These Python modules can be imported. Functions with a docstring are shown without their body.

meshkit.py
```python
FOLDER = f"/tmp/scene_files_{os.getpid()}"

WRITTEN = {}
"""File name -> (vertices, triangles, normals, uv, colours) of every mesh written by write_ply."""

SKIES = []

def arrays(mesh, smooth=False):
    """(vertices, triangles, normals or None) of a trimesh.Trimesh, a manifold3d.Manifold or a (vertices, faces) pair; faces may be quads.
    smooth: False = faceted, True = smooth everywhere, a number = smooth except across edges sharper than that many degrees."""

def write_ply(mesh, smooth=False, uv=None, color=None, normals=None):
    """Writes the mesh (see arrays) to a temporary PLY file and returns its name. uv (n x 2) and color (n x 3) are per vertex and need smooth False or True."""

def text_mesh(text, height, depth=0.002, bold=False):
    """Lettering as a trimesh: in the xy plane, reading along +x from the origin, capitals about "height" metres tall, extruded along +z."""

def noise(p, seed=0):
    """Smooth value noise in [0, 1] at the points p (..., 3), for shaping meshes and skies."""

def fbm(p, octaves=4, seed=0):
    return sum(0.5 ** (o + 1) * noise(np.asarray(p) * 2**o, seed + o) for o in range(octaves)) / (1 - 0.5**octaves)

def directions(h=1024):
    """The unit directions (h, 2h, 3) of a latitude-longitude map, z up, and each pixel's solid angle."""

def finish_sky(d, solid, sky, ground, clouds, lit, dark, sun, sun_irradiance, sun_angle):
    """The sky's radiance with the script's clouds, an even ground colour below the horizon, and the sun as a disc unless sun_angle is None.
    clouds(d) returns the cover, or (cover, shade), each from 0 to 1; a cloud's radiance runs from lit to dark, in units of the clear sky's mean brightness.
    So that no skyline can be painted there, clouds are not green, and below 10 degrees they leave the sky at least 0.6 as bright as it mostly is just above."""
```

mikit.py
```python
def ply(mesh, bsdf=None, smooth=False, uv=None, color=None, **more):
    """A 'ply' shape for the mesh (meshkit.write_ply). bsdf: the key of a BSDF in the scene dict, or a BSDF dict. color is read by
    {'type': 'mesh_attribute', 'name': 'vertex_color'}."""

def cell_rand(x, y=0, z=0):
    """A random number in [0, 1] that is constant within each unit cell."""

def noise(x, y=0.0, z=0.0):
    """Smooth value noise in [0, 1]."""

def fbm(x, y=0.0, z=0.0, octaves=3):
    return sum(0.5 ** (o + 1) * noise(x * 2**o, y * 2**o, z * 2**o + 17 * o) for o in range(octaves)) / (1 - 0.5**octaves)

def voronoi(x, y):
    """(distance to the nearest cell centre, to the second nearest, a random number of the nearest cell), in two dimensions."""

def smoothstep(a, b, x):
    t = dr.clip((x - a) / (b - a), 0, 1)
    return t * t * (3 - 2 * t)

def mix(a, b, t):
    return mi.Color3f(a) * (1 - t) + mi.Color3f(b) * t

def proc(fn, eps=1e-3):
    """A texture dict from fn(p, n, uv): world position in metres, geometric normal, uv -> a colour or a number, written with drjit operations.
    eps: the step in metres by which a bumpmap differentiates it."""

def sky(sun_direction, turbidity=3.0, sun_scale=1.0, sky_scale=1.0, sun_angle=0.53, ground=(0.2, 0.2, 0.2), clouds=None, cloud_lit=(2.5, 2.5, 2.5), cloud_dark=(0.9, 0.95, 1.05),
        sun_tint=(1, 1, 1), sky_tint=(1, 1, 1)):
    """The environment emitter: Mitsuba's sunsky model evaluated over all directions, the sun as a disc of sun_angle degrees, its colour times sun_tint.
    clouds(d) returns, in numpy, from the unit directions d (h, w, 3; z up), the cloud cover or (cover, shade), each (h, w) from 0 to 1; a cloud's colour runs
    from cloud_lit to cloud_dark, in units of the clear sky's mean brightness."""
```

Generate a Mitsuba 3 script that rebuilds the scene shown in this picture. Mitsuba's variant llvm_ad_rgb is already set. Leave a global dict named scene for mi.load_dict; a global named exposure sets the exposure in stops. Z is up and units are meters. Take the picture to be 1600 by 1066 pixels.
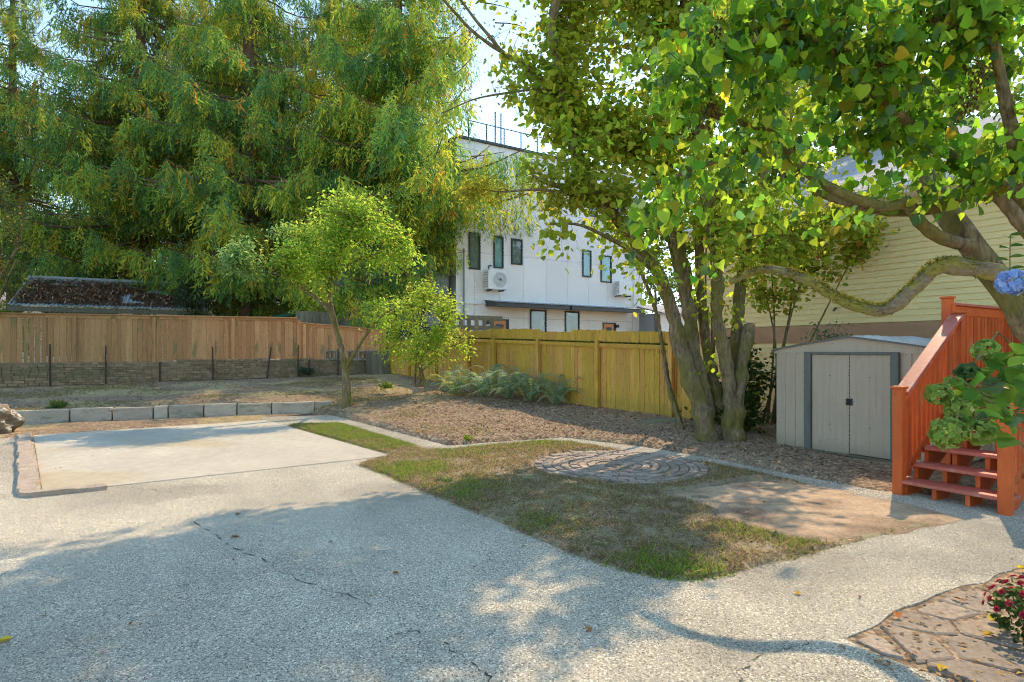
import math, random, numpy as np, trimesh, mitsuba as mi, drjit as dr, mikit, meshkit
import shapely, shapely.geometry as sg
from scipy.interpolate import LinearNDInterpolator
from scipy.spatial import cKDTree
T = mi.ScalarTransform4f
scene, labels = {}, {}

# ---------------------------------------------------------------- camera, sky, exposure
scene['camera'] = {'type': 'perspective', 'fov': 82.0, 'fov_axis': 'x', 'near_clip': 0.05, 'far_clip': 2000.0,
                   'principal_point_offset_y': -0.0131,
                   'to_world': T().look_at(origin=[0, 0, 1.6], target=[0, 1, 1.6], up=[0, 0, 1])}
SUN = [0.47, 0.70, 0.86]
scene['sky'] = mikit.sky(SUN, turbidity=2.0, sun_scale=0.44, sky_scale=1.58, sun_angle=0.6, sun_tint=(1.05, 1.0, 0.9), sky_tint=(1.09, 1.0, 0.85), ground=(0.22, 0.2, 0.16))
exposure = 3.15

# ---------------------------------------------------------------- helpers
RNG = np.random.default_rng(7)
random.seed(7)
A2 = np.array([-0.540, 0.8415]); B2 = np.array([0.8415, 0.540])      # the two directions of the yard
A3, B3, Z3 = np.array([*A2, 0.0]), np.array([*B2, 0.0]), np.array([0, 0, 1.0])
used = {}

def key(name):
    n = used.get(name, 0); used[name] = n + 1
    return name if n == 0 else f'{name}_{n:03d}'

def tag(k, label=None, cat=None, group=None, kind=None):
    d = labels.setdefault(k, {})
    for a, b in (('label', label), ('category', cat), ('group', group), ('kind', kind)):
        if b: d[a] = b
    return k

def thing(name, label, cat, group=None):
    return tag(key(name), label, cat, group)

def put(name, mesh, bsdf, parent=None, smooth=False, uv=None, color=None, kind=None, label=None, **more):
    k = key(name if parent is None else f'{parent}__{name}')
    scene[k] = mikit.ply(mesh, bsdf, smooth=smooth, uv=uv, color=color, **more)
    if kind or label: tag(k, label, kind=kind)
    return k

def merge(parts):
    vs, fs, n = [], [], 0
    for v, f in parts:
        v, f = np.asarray(v, float), np.asarray(f, int)
        if f.shape[1] == 4: f = np.vstack([f[:, [0, 1, 2]], f[:, [0, 2, 3]]])
        vs.append(v); fs.append(f + n); n += len(v)
    return np.vstack(vs), np.vstack(fs)

QB = np.array([[0, 3, 2, 1], [4, 5, 6, 7], [0, 1, 5, 4], [1, 2, 6, 5], [2, 3, 7, 6], [3, 0, 4, 7]])
FB = np.vstack([QB[:, [0, 1, 2]], QB[:, [0, 2, 3]]])

def box(c, ax, ay, az, hx, hy, hz):
    """box about c with unit axes and half sizes; every corner its own three vertices are not needed: faceted"""
    c, ax, ay, az = (np.asarray(q, float) for q in (c, ax, ay, az))
    s = np.array([[-1, -1, -1], [1, -1, -1], [1, 1, -1], [-1, 1, -1], [-1, -1, 1], [1, -1, 1], [1, 1, 1], [-1, 1, 1]], float)
    return c + s[:, :1] * hx * ax + s[:, 1:2] * hy * ay + s[:, 2:] * hz * az, FB

def cbox(c, ax, ay, az, hx, hy, hz, b=0.006):
    """box with chamfered edges (hull of three boxes)"""
    c, ax, ay, az = (np.asarray(q, float) for q in (c, ax, ay, az))
    pts = []
    for sx in (-1, 1):
        for sy in (-1, 1):
            for sz in (-1, 1):
                for d in ((b, 0, 0), (0, b, 0), (0, 0, b)):
                    pts.append(c + ax * sx * (hx - b + d[0]) + ay * sy * (hy - b + d[1]) + az * sz * (hz - b + d[2]))
    h = trimesh.convex.convex_hull(np.array(pts))
    return np.array(h.vertices), np.array(h.faces)

def wuv(v, ident):
    return np.column_stack([np.full(len(v), ident), np.zeros(len(v))])

def spline(pts, n):
    p = np.asarray(pts, float)
    if len(p) == 2: return p[0] + (p[1] - p[0]) * np.linspace(0, 1, n)[:, None]
    q = np.vstack([2 * p[0] - p[1], p, 2 * p[-1] - p[-2]])
    d = np.r_[0, np.cumsum(np.linalg.norm(np.diff(p, axis=0), axis=1))]
    s = np.linspace(0, d[-1], n)
    i = np.clip(np.searchsorted(d, s, 'right') - 1, 0, len(p) - 2)
    t = ((s - d[i]) / (d[i + 1] - d[i] + 1e-9))[:, None]
    a, b, c, e = (q[i + k] for k in range(4))
    return 0.5 * (2 * b + (c - a) * t + (2 * a - 5 * b + 4 * c - e) * t**2 + (3 * b - a - 3 * c + e) * t**3)

def tube(p, r, sides=8, bump=0.0, seed=0, cap=True):
    p = np.asarray(p, float); n = len(p)
    r = np.broadcast_to(np.asarray(r, float), (n,))
    t = np.gradient(p, axis=0); t /= np.linalg.norm(t, axis=1, keepdims=True) + 1e-12
    ref = np.array([0.13, 0.31, 0.94]) if abs(t[:, 2]).mean() < 0.8 else np.array([0.9, 0.4, 0.1])
    a = np.cross(t, ref); a /= np.linalg.norm(a, axis=1, keepdims=True) + 1e-12
    b = np.cross(t, a)
    g = np.arange(sides) * 2 * np.pi / sides
    ring = np.cos(g)[None, :, None] * a[:, None] + np.sin(g)[None, :, None] * b[:, None]
    rr = np.repeat(r[:, None], sides, 1)
    if bump:
        rr = rr * (1 + .5 * bump * (meshkit.noise(np.stack([np.broadcast_to(np.cos(g) * 2.2, rr.shape), np.broadcast_to(np.sin(g) * 2.2, rr.shape), np.broadcast_to(np.arange(n)[:, None] * .12, rr.shape) + seed * 3.1], -1)) - .5) * 2)
        rr = rr * (1 + bump * (meshkit.noise((p[:, None] + ring * 0.4 * r.mean()) * (1.2 / max(r.mean(), .01)) * 0.5 + seed * 7.7) - 0.5) * 2)
    v = (p[:, None] + ring * rr[..., None]).reshape(-1, 3)
    i, j = np.meshgrid(np.arange(n - 1), np.arange(sides), indexing='ij')
    q = np.stack([i * sides + j, i * sides + (j + 1) % sides, (i + 1) * sides + (j + 1) % sides, (i + 1) * sides + j], -1).reshape(-1, 4)
    f = np.vstack([q[:, [0, 1, 2]], q[:, [0, 2, 3]]])
    if cap:
        v = np.vstack([v, p[0], p[-1]]); k = np.arange(sides)
        f = np.vstack([f, np.column_stack([k * 0 + n * sides, (k + 1) % sides, k]),
                       np.column_stack([k * 0 + n * sides + 1, (n - 1) * sides + k, (n - 1) * sides + (k + 1) % sides])])
    return v, f

def many_tubes(P, R, sides=4):
    """P (m, n, 3) polylines, R (m, n) radii -> one mesh"""
    m, n, _ = P.shape
    t = np.gradient(P, axis=1); t /= np.linalg.norm(t, axis=2, keepdims=True) + 1e-12
    a = np.cross(t, [0.31, 0.23, 0.92]); a /= np.linalg.norm(a, axis=2, keepdims=True) + 1e-9
    b = np.cross(t, a)
    g = np.arange(sides) * 2 * np.pi / sides
    v = P[:, :, None] + R[:, :, None, None] * (np.cos(g)[None, None, :, None] * a[:, :, None] + np.sin(g)[None, None, :, None] * b[:, :, None])
    k, i, j = np.meshgrid(np.arange(m), np.arange(n - 1), np.arange(sides), indexing='ij')
    o = k * n * sides
    q = np.stack([o + i * sides + j, o + i * sides + (j + 1) % sides, o + (i + 1) * sides + (j + 1) % sides, o + (i + 1) * sides + j], -1).reshape(-1, 4)
    return v.reshape(-1, 3), np.vstack([q[:, [0, 1, 2]], q[:, [0, 2, 3]]])

def unit(v):
    return v / (np.linalg.norm(v, axis=-1, keepdims=True) + 1e-12)

def scatter(tv, tf, pos, tip, nrm, size, col=None):
    """copies of a template (x across, y along, z normal) as one mesh; returns (v, f), colours"""
    tv, tf = np.asarray(tv, float), np.asarray(tf, int)
    y = unit(tip); x = unit(np.cross(y, nrm)); z = np.cross(x, y)
    s = np.asarray(size, float)
    s = s[:, None, None] if s.ndim == 1 else s[:, None, :]
    q = tv[None] * s
    v = pos[:, None] + q[..., :1] * x[:, None] + q[..., 1:2] * y[:, None] + q[..., 2:] * z[:, None]
    f = tf[None] + (np.arange(len(pos)) * len(tv))[:, None, None]
    c = None if col is None else np.repeat(col, len(tv), 0)
    return (v.reshape(-1, 3), f.reshape(-1, 3)), c

def rand_dir(n, flat=1.0):
    v = RNG.normal(size=(n, 3)); v[:, 2] *= flat
    return unit(v)

def palette(n, cols, w, jit=0.12):
    c = np.array(cols, float)[RNG.choice(len(cols), n, p=np.array(w) / np.sum(w))]
    return np.clip(c * (1 + RNG.normal(0, jit, (n, 1))) * (1 + RNG.normal(0, jit * .35, (n, 3))), 0.004, 0.95)

# ---------------------------------------------------------------- materials
N, fbm, vor, cr, ss, mix = mikit.noise, mikit.fbm, mikit.voronoi, mikit.cell_rand, mikit.smoothstep, mikit.mix
C = mi.Color3f

def mat(name, fn, rough=0.8, bump=None, scale=0.01, eps=1e-3, spec=0.3, two=True, **more):
    base = mikit.proc(fn) if callable(fn) else {'type': 'rgb', 'value': list(fn)}
    d = {'type': 'principled', 'base_color': base, 'roughness': rough, 'specular': spec, **more}
    if bump: d = {'type': 'bumpmap', 'arbitrary': mikit.proc(bump, eps), 'scale': scale, 'bsdf': d}
    scene[name] = {'type': 'twosided', 'bsdf': d} if two else d

def aggregate(p, n, uv):
    x, y = p.x + 0.02 * N(p.x * 9, p.y * 9), p.y + 0.02 * N(p.y * 8, p.x * 8, 3)
    d1, d2, r = vor(x * 118, y * 118)
    e1, e2, r2 = vor(x * 52 + 5, y * 52)
    tone = mix((0.20, 0.19, 0.17), (0.47, 0.44, 0.38), r)
    tone = dr.select(r > 0.95, C(0.62, 0.59, 0.52), tone)
    tone = dr.select(r < 0.10, C(0.14, 0.125, 0.11), tone)
    tone = dr.select((r2 > 0.8) & (e1 < 0.36), mix((0.33, 0.29, 0.24), (0.62, 0.58, 0.5), cr(r2 * 977, 3)), tone)
    edge = ss(0.02, 0.22, d2 - d1)
    stain = fbm(p.x * 0.45, p.y * 0.45, 0, 5) - 0.30 * ss(.58, .70, fbm(p.x * .9 + 31, p.y * .9, 5, 4)) + .12 * ss(.60, .66, fbm(p.x * 1.7 + 11, p.y * 1.7, 8, 3)); st2 = fbm(p.x * 2.9 + 9, p.y * 2.9, 2, 3)
    return tone * mix((0.62, 0.60, 0.56), (1, 1, 1), edge) * (0.66 + 0.5 * stain) * (0.84 + 0.3 * st2) * C(1.38, 1.28, 1.10)

def aggregate_h(p, n, uv):
    d1, d2, r = vor((p.x + 0.02 * N(p.x * 9, p.y * 9)) * 118, (p.y + 0.02 * N(p.y * 8, p.x * 8, 3)) * 118)
    return ss(0.0, 0.3, d2 - d1) * (0.5 + 0.5 * r)
mat('aggregate', aggregate, 0.85, aggregate_h, 0.0022, 1.5e-3)

def padc(p, n, uv):
    a = fbm(p.x * 1.1, p.y * 1.1, p.z, 4); b = fbm(p.x * 14, p.y * 14, p.z * 14, 3); c = fbm(p.x * 0.55 + 4, p.y * 0.8 + 7, 0, 3)
    col = mix((0.50, 0.48, 0.43), (0.66, 0.63, 0.56), a)
    col = mix(col, (0.50, 0.42, 0.27), 0.55 * ss(0.56, 0.74, c))
    return col * (0.82 + 0.3 * b) * C(0.68, 0.625, 0.54)
mat('pad_concrete', padc, 0.85, lambda p, n, uv: fbm(p.x * 40, p.y * 40, p.z * 40, 3), 0.004)

def blockc(p, n, uv):
    a = fbm(p.x * 3, p.y * 3, p.z * 6 + uv.x * 31, 4); b = fbm(p.x * 45, p.y * 45, p.z * 45, 3)
    col = mix((0.31, 0.265, 0.20), (0.53, 0.46, 0.36), a) * (0.8 + 0.35 * uv.x)
    col = mix(col, (0.16, 0.17, 0.10), 0.6 * ss(0.55, 0.75, fbm(p.x * 5 + 9, p.y * 5, p.z * 9, 3)))
    return col * (0.72 + 0.5 * b)
mat('block_concrete', blockc, 0.9, lambda p, n, uv: fbm(p.x * 60, p.y * 60, p.z * 60, 3), 0.006)

def stonec(p, n, uv):
    a = fbm(p.x * 9, p.y * 9, p.z * 9 + uv.x * 77, 4); b = fbm(p.x * 60, p.y * 60, p.z * 60, 2)
    col = mix((0.18, 0.14, 0.105), (0.36, 0.285, 0.21), a)
    return mix(col, (0.34, 0.24, 0.19), uv.x * 0.55) * (0.65 + 0.6 * b) * (0.75 + 0.5 * cr(uv.x * 811, 5))
mat('stone', stonec, 0.88, lambda p, n, uv: fbm(p.x * 50, p.y * 50, p.z * 50, 3), 0.006)

def wallbrick(p, n, uv):
    a = fbm(p.x * 9, p.y * 9, p.z * 16 + uv.x * 77, 3); b = fbm(p.x * 1.2, p.y * 1.2, p.z * 2.2, 3)
    col = mix((0.115, 0.075, 0.042), (0.42, 0.28, 0.16), a * 0.6 + 0.4 * uv.x)
    return mix(col, (0.14, 0.135, 0.065), 0.6 * ss(0.5, 0.7, b))
mat('wall_brick', wallbrick, 0.92, lambda p, n, uv: fbm(p.x * 40, p.y * 40, p.z * 40, 3), 0.008)

def soil(p, n, uv):
    a = fbm(p.x * 1.3, p.y * 1.3, 0, 4); b = fbm(p.x * 30, p.y * 30, 0, 3); c = fbm(p.x * 6, p.y * 6, 3, 3)
    d1, d2, r = vor(p.x * 34, p.y * 34)
    col = mix((0.085, 0.06, 0.042), (0.21, 0.155, 0.11), a * 0.5 + b * 0.5)
    col = mix(col, mix((0.20, 0.13, 0.085), (0.40, 0.31, 0.22), r), 0.75 * ss(0.35, 0.75, cr(r * 997, 2)))
    dry = ss(0.50, 0.62, fbm(p.x * 0.8 + 5, p.y * 0.8, 1, 3)) * ss(12.0, 16.0, -0.54 * p.x + 0.8415 * p.y)
    return mix(col, mix((0.24, 0.20, 0.10), (0.36, 0.29, 0.16), c), 0.7 * dry) * (0.7 + 0.5 * b) * C(1.30, 1.22, 1.08)
mat('soil', soil, 0.95, lambda p, n, uv: fbm(p.x * 22, p.y * 22, 0, 4), 0.03, 4e-3)

def turf(p, n, uv):
    a = fbm(p.x * 1.6 + 3, p.y * 1.6, 0, 4); b = fbm(p.x * 34, p.y * 34, 0, 3); c = fbm(p.x * 7, p.y * 7, 2, 3)
    col = mix((0.13, 0.095, 0.062), (0.26, 0.20, 0.12), c)
    col = mix(col, (0.19, 0.19, 0.07), 0.3 * ss(0.52, 0.66, a))
    return col * (0.6 + 0.75 * b) * 1.3
mat('turf_soil', turf, 0.95, lambda p, n, uv: fbm(p.x * 26, p.y * 26, 0, 4), 0.025, 4e-3)

def sandc(p, n, uv):
    a = fbm(p.x * 2.2, p.y * 2.2, 0, 4); b = fbm(p.x * 50, p.y * 50, 0, 3); c = fbm(p.x * 1.2 - p.y * 3.1, p.y * 4.4 + p.x * 2, 2, 3)
    return mix((0.20, 0.13, 0.08), (0.43, 0.295, 0.185), ss(.25, .75, a * 0.6 + c * 0.4)) * (0.72 + 0.5 * b)
mat('bare_dirt', sandc, 0.93, lambda p, n, uv: fbm(p.x * 7, p.y * 9, 0, 5), 0.03, 4e-3)

def grain(p, uv, k=1.0):
    q = p.x * 0.84 + p.y * 0.54
    s = -0.54 * p.x + 0.84 * p.y
    w = fbm((q + s) * 42 * k + uv.x * 91, p.z * 1.6 + uv.x * 13, uv.x * 57, 3)
    f = N((q + s) * 190 * k, p.z * 5, uv.x * 31)
    kd1, kd2, kr = vor((q + s) * 7 + uv.x * 37, p.z * 2.2 + uv.x * 19)
    return w, f, ss(0.085, 0.03, kd1)

def cedarboard(p, n, uv):
    w, f, knot = grain(p, uv)
    tone = cr(uv.x * 1213, 1)
    col = mix((0.42, 0.165, 0.06), (0.84, 0.40, 0.165), w * 0.40 + tone * 0.6)
    old = ss(-6.5, -14.5, p.x)
    col = mix(col, mix((0.20, 0.115, 0.045), (0.46, 0.27, 0.11), w * .4 + tone * .6), old * 0.8 + 0.15 * (tone > 0.7))
    col = mix(col, (0.17, 0.16, 0.06), 0.75 * ss(0.62, 0.78, fbm(p.x * 3 + p.y * 3, p.z * 1.2, uv.x * 9, 3)))
    col = mix(col, (0.16, 0.09, 0.045), 0.8 * knot)
    return col * (0.78 + 0.4 * f)
mat('cedar_board', cedarboard, 0.82, lambda p, n, uv: grain(p, uv)[0], 0.004, 2e-3)

def mossboard(p, n, uv):
    w, f, knot = grain(p, uv)
    tone = cr(uv.x * 1213, 1)
    col = mix((0.40, 0.19, 0.05), (0.72, 0.40, 0.11), w * 0.45 + tone * 0.55)
    moss = ss(0.36, 0.66, fbm((p.x - p.y) * 2.4, p.z * 0.9, uv.x * 23, 3) + 0.16 * ss(1.45, 1.95, p.z) + 0.16 * ss(0.9, 0.3, p.z))
    col = mix(col, mix((0.36, 0.235, 0.012), (0.56, 0.38, 0.03), f), 0.62 * moss)
    col = mix(col, (0.15, 0.12, 0.05), 0.6 * ss(0.75, 0.2, p.z) * w)
    return mix(col, (0.12, 0.07, 0.03), 0.7 * knot) * (0.78 + 0.4 * f)
mat('moss_board', mossboard, 0.85, lambda p, n, uv: grain(p, uv)[0], 0.004, 2e-3)

def greyboard(p, n, uv):
    w, f, knot = grain(p, uv)
    return mix((0.11, 0.095, 0.06), (0.24, 0.21, 0.13), w) * (0.75 + 0.45 * f) * (0.75 + 0.5 * cr(uv.x * 733, 1))
mat('grey_board', greyboard, 0.88)

def redpaint(p, n, uv):
    a = fbm(p.x * 3, p.y * 3, p.z * 3, 3); b = fbm(p.x * 40, p.y * 40, p.z * 6, 3)
    return mix(mix((0.45, 0.068, 0.012), (0.62, 0.135, 0.022), a), (0.50, 0.20, 0.09), 0.5 * ss(.60, .76, fbm(p.x * 14 + uv.x * 9, p.y * 14, p.z * 3, 4))) * (0.74 + 0.45 * fbm((p.x + p.y) * 90 + uv.x * 50, p.z * 4, uv.x * 31, 3)) * (0.8 + 0.36 * cr(uv.x * 577, 1))
mat('red_stain', redpaint, 0.6, lambda p, n, uv: fbm((p.x + p.y) * 90 + uv.x * 50, p.z * 4, uv.x * 31, 3), 0.002, 2e-3, spec=0.4)

def redtop(p, n, uv):
    a = fbm(p.x * 3, p.y * 3, p.z * 3, 3); b = fbm(p.x * 40, p.y * 40, p.z * 40, 3)
    return mix(mix((0.36, 0.085, 0.055), (0.52, 0.14, 0.09), a), (0.42, 0.27, 0.20), 0.55 * ss(.58, .74, fbm(p.x * 12, p.y * 12, p.z * 9, 4))) * (0.78 + 0.4 * b)
mat('red_deck_paint', redtop, 0.45, spec=0.5)

def siding(p, n, uv):
    a = fbm(p.x * 1.1, p.y * 1.1, p.z * 2, 3); b = fbm(p.x * 4, p.y * 4, p.z * 40, 3)
    return mix((0.68, 0.545, 0.25), (0.78, 0.64, 0.315), a) * (0.92 + 0.14 * b)
mat('yellow_siding', siding, 0.6)
mat('brown_trim', lambda p, n, uv: mix((0.34, 0.19, 0.105), (0.42, 0.245, 0.14), fbm(p.x * 4, p.y * 4, p.z * 4, 3)), 0.6)

def shedc(p, n, uv):
    a = fbm(p.x * 1.5, p.y * 1.5, p.z * 0.9, 3); b = fbm(p.x * 60, p.y * 60, p.z * 2.5, 3); c = fbm(p.x * 30, p.y * 30, p.z * 30, 2)
    col = mix((0.365, 0.285, 0.195), (0.47, 0.375, 0.265), a) * (0.9 + 0.18 * b)
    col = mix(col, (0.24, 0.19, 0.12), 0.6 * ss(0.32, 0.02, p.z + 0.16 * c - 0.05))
    return mix(col, (0.25, 0.16, 0.09), 0.7 * ss(0.80, 0.86, c))
mat('shed_metal', shedc, 0.5, spec=0.5)
mat('shed_frame', lambda p, n, uv: mix((0.085, 0.088, 0.07), (0.13, 0.13, 0.105), fbm(p.x * 30, p.y * 30, p.z * 3, 3)), 0.5, spec=0.5)
mat('shed_roof', lambda p, n, uv: mix((0.42, 0.40, 0.37), (0.60, 0.57, 0.53), fbm(p.x * 4, p.y * 4, p.z * 4, 4)), 0.4, spec=0.5)
mat('black_plastic', (0.02, 0.021, 0.02), 0.45, spec=0.5)
mat('dark_metal', (0.05, 0.052, 0.05), 0.5, spec=0.5)
mat('rusty_pipe', lambda p, n, uv: mix((0.03, 0.025, 0.02), (0.09, 0.06, 0.04), fbm(p.x * 50, p.y * 50, p.z * 12, 3)), 0.8)

def shingle(p, n, uv):
    return mix((0.22, 0.20, 0.19), (0.40, 0.37, 0.35), fbm(p.x * 9, p.y * 9, p.z * 9, 3)) * (0.75 + 0.5 * cr(uv.x * 911, 3))
mat('roof_shingle', shingle, 0.9)
def panelc(p, n, uv):
    return mix((0.77, 0.73, 0.68), (0.85, 0.805, 0.755), fbm(p.x * 0.9, p.y * 0.9, p.z * 0.9, 3)) * (0.965 + 0.07 * cr(uv.x * 577, 2))
mat('white_panel', panelc, 0.6)
mat('white_metal', (0.74, 0.74, 0.72), 0.45, spec=0.5)
mat('joint_grey', (0.36, 0.36, 0.36), 0.8)
mat('grey_panel', lambda p, n, uv: mix((0.25, 0.26, 0.27), (0.31, 0.32, 0.33), fbm(p.x, p.y, p.z, 3)), 0.7)
mat('room_dark', (0.10, 0.15, 0.14), 0.8)
mat('room_blind', (0.18, 0.36, 0.33), 0.8)
mat('orange_door', (0.62, 0.25, 0.10), 0.5)
scene['pane_glass'] = {'type': 'thindielectric', 'int_ior': 1.6}

def corr(p, n, uv):
    a = fbm(p.x * 1.4, p.y * 1.4, p.z * 1.4, 3); b = fbm(p.x * 9, p.y * 9, p.z * 9, 3)
    return mix((0.23, 0.25, 0.25), (0.36, 0.37, 0.36), a) * (0.7 + 0.5 * b)
mat('corrugated', corr, 0.6)

def bark(p, n, uv):
    a = fbm(p.x * 26, p.y * 26, p.z * 6, 4); b = fbm(p.x * 4, p.y * 4, p.z * 2.5, 3)
    a = .6 * a + .4 * fbm(p.x * 70, p.y * 70, p.z * 14, 3)
    col = mix((0.09, 0.066, 0.036), (0.30, 0.225, 0.12), ss(.22, .78, a))
    return mix(col, mix((0.08, 0.078, 0.015), (0.23, 0.20, 0.04), a), 0.75 * ss(0.44, 0.62, b))
mat('bark', bark, 0.9, lambda p, n, uv: fbm(p.x * 34, p.y * 34, p.z * 9, 4), 0.055, 3e-3)
def mossbark(p, n, uv):
    a = fbm(p.x * 40, p.y * 40, p.z * 40, 3); b = fbm(p.x * 9, p.y * 9, p.z * 9, 3)
    col = mix((0.15, 0.11, 0.07), (0.33, 0.27, 0.18), a)
    return mix(col, mix((0.17, 0.15, 0.025), (0.38, 0.33, 0.06), a), 0.85 * ss(0.38, 0.58, b))
mat('moss_bark', mossbark, 0.95, lambda p, n, uv: fbm(p.x * 45, p.y * 45, p.z * 45, 3), 0.02, 2e-3)
mat('cedar_bark', lambda p, n, uv: mix((0.09, 0.055, 0.035), (0.30, 0.18, 0.12), fbm(p.x * 22, p.y * 22, p.z * 2, 3)), 0.92, lambda p, n, uv: fbm(p.x * 22, p.y * 22, p.z * 2, 3), 0.05, 4e-3)
mat('cut_wood', (0.62, 0.42, 0.25), 0.8)
mat('tarp', (0.015, 0.07, 0.045), 0.6)
VC = {'type': 'mesh_attribute', 'name': 'vertex_color'}
scene['leaf'] = {'type': 'principledthin', 'base_color': VC, 'roughness': 0.42, 'eta': 1.45, 'diff_trans': 1.35, 'spec_trans': 0.0}
scene['soft_leaf'] = {'type': 'principledthin', 'base_color': VC, 'roughness': 0.75, 'eta': 1.25, 'diff_trans': 1.1, 'spec_trans': 0.0}
scene['litter'] = {'type': 'twosided', 'bsdf': {'type': 'diffuse', 'reflectance': VC}}

# ================================================================ the setting: ground, paving, beds
def flat(poly, z):
    v, f = trimesh.creation.triangulate_polygon(sg.Polygon(poly) if not hasattr(poly, 'exterior') else poly, engine='earcut')
    v = np.column_stack([v, np.full(len(v), z)])
    n = np.cross(v[f[:, 1]] - v[f[:, 0]], v[f[:, 2]] - v[f[:, 0]])[:, 2]
    f = np.where(n[:, None] < 0, f[:, ::-1], f)
    return v, f

def smooth01(a, b, x):
    t = np.clip((x - a) / (b - a), 0, 1); return t * t * (3 - 2 * t)

def sheet(poly, cell, zfn):
    """height field over a polygon; the rim vertices are moved onto the outline"""
    x0, y0, x1, y1 = poly.bounds
    xs, ys = np.arange(x0 - cell, x1 + 2 * cell, cell), np.arange(y0 - cell, y1 + 2 * cell, cell)
    X, Y = np.meshgrid(xs, ys, indexing='ij'); nx, ny = X.shape
    cx, cy = (X[:-1, :-1] + cell / 2).ravel(), (Y[:-1, :-1] + cell / 2).ravel()
    inside = shapely.contains_xy(poly, cx, cy)
    i, j = np.meshgrid(np.arange(nx - 1), np.arange(ny - 1), indexing='ij')
    k = (i * ny + j).ravel()[inside]
    q = np.column_stack([k, k + ny, k + ny + 1, k + 1])
    use, inv = np.unique(q, return_inverse=True); q = inv.reshape(-1, 4)
    p = np.column_stack([X.ravel()[use], Y.ravel()[use]])
    cnt = np.bincount(q.ravel(), minlength=len(p))
    rim = cnt < 4
    pts = shapely.points(p[rim]); ln = poly.boundary
    pr = shapely.line_interpolate_point(ln, shapely.line_locate_point(ln, pts)) if ln.geom_type == 'LineString' else shapely.get_point(shapely.shortest_line(ln, pts), 0)
    p[rim] = shapely.get_coordinates(pr)
    d = np.zeros(len(p)); d[~rim] = shapely.distance(shapely.points(p[~rim]), ln)
    return (np.column_stack([p, zfn(p[:, 0], p[:, 1], d)]), np.vstack([q[:, [0, 1, 2]], q[:, [0, 2, 3]]]))

def nz(x, y, s, seed=0, octs=3):
    return sum(0.5**o * (meshkit.noise(np.stack([x * s * 2**o, y * s * 2**o, x * 0 + 3.7 * o], -1), seed) - 0.5) for o in range(octs))

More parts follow.
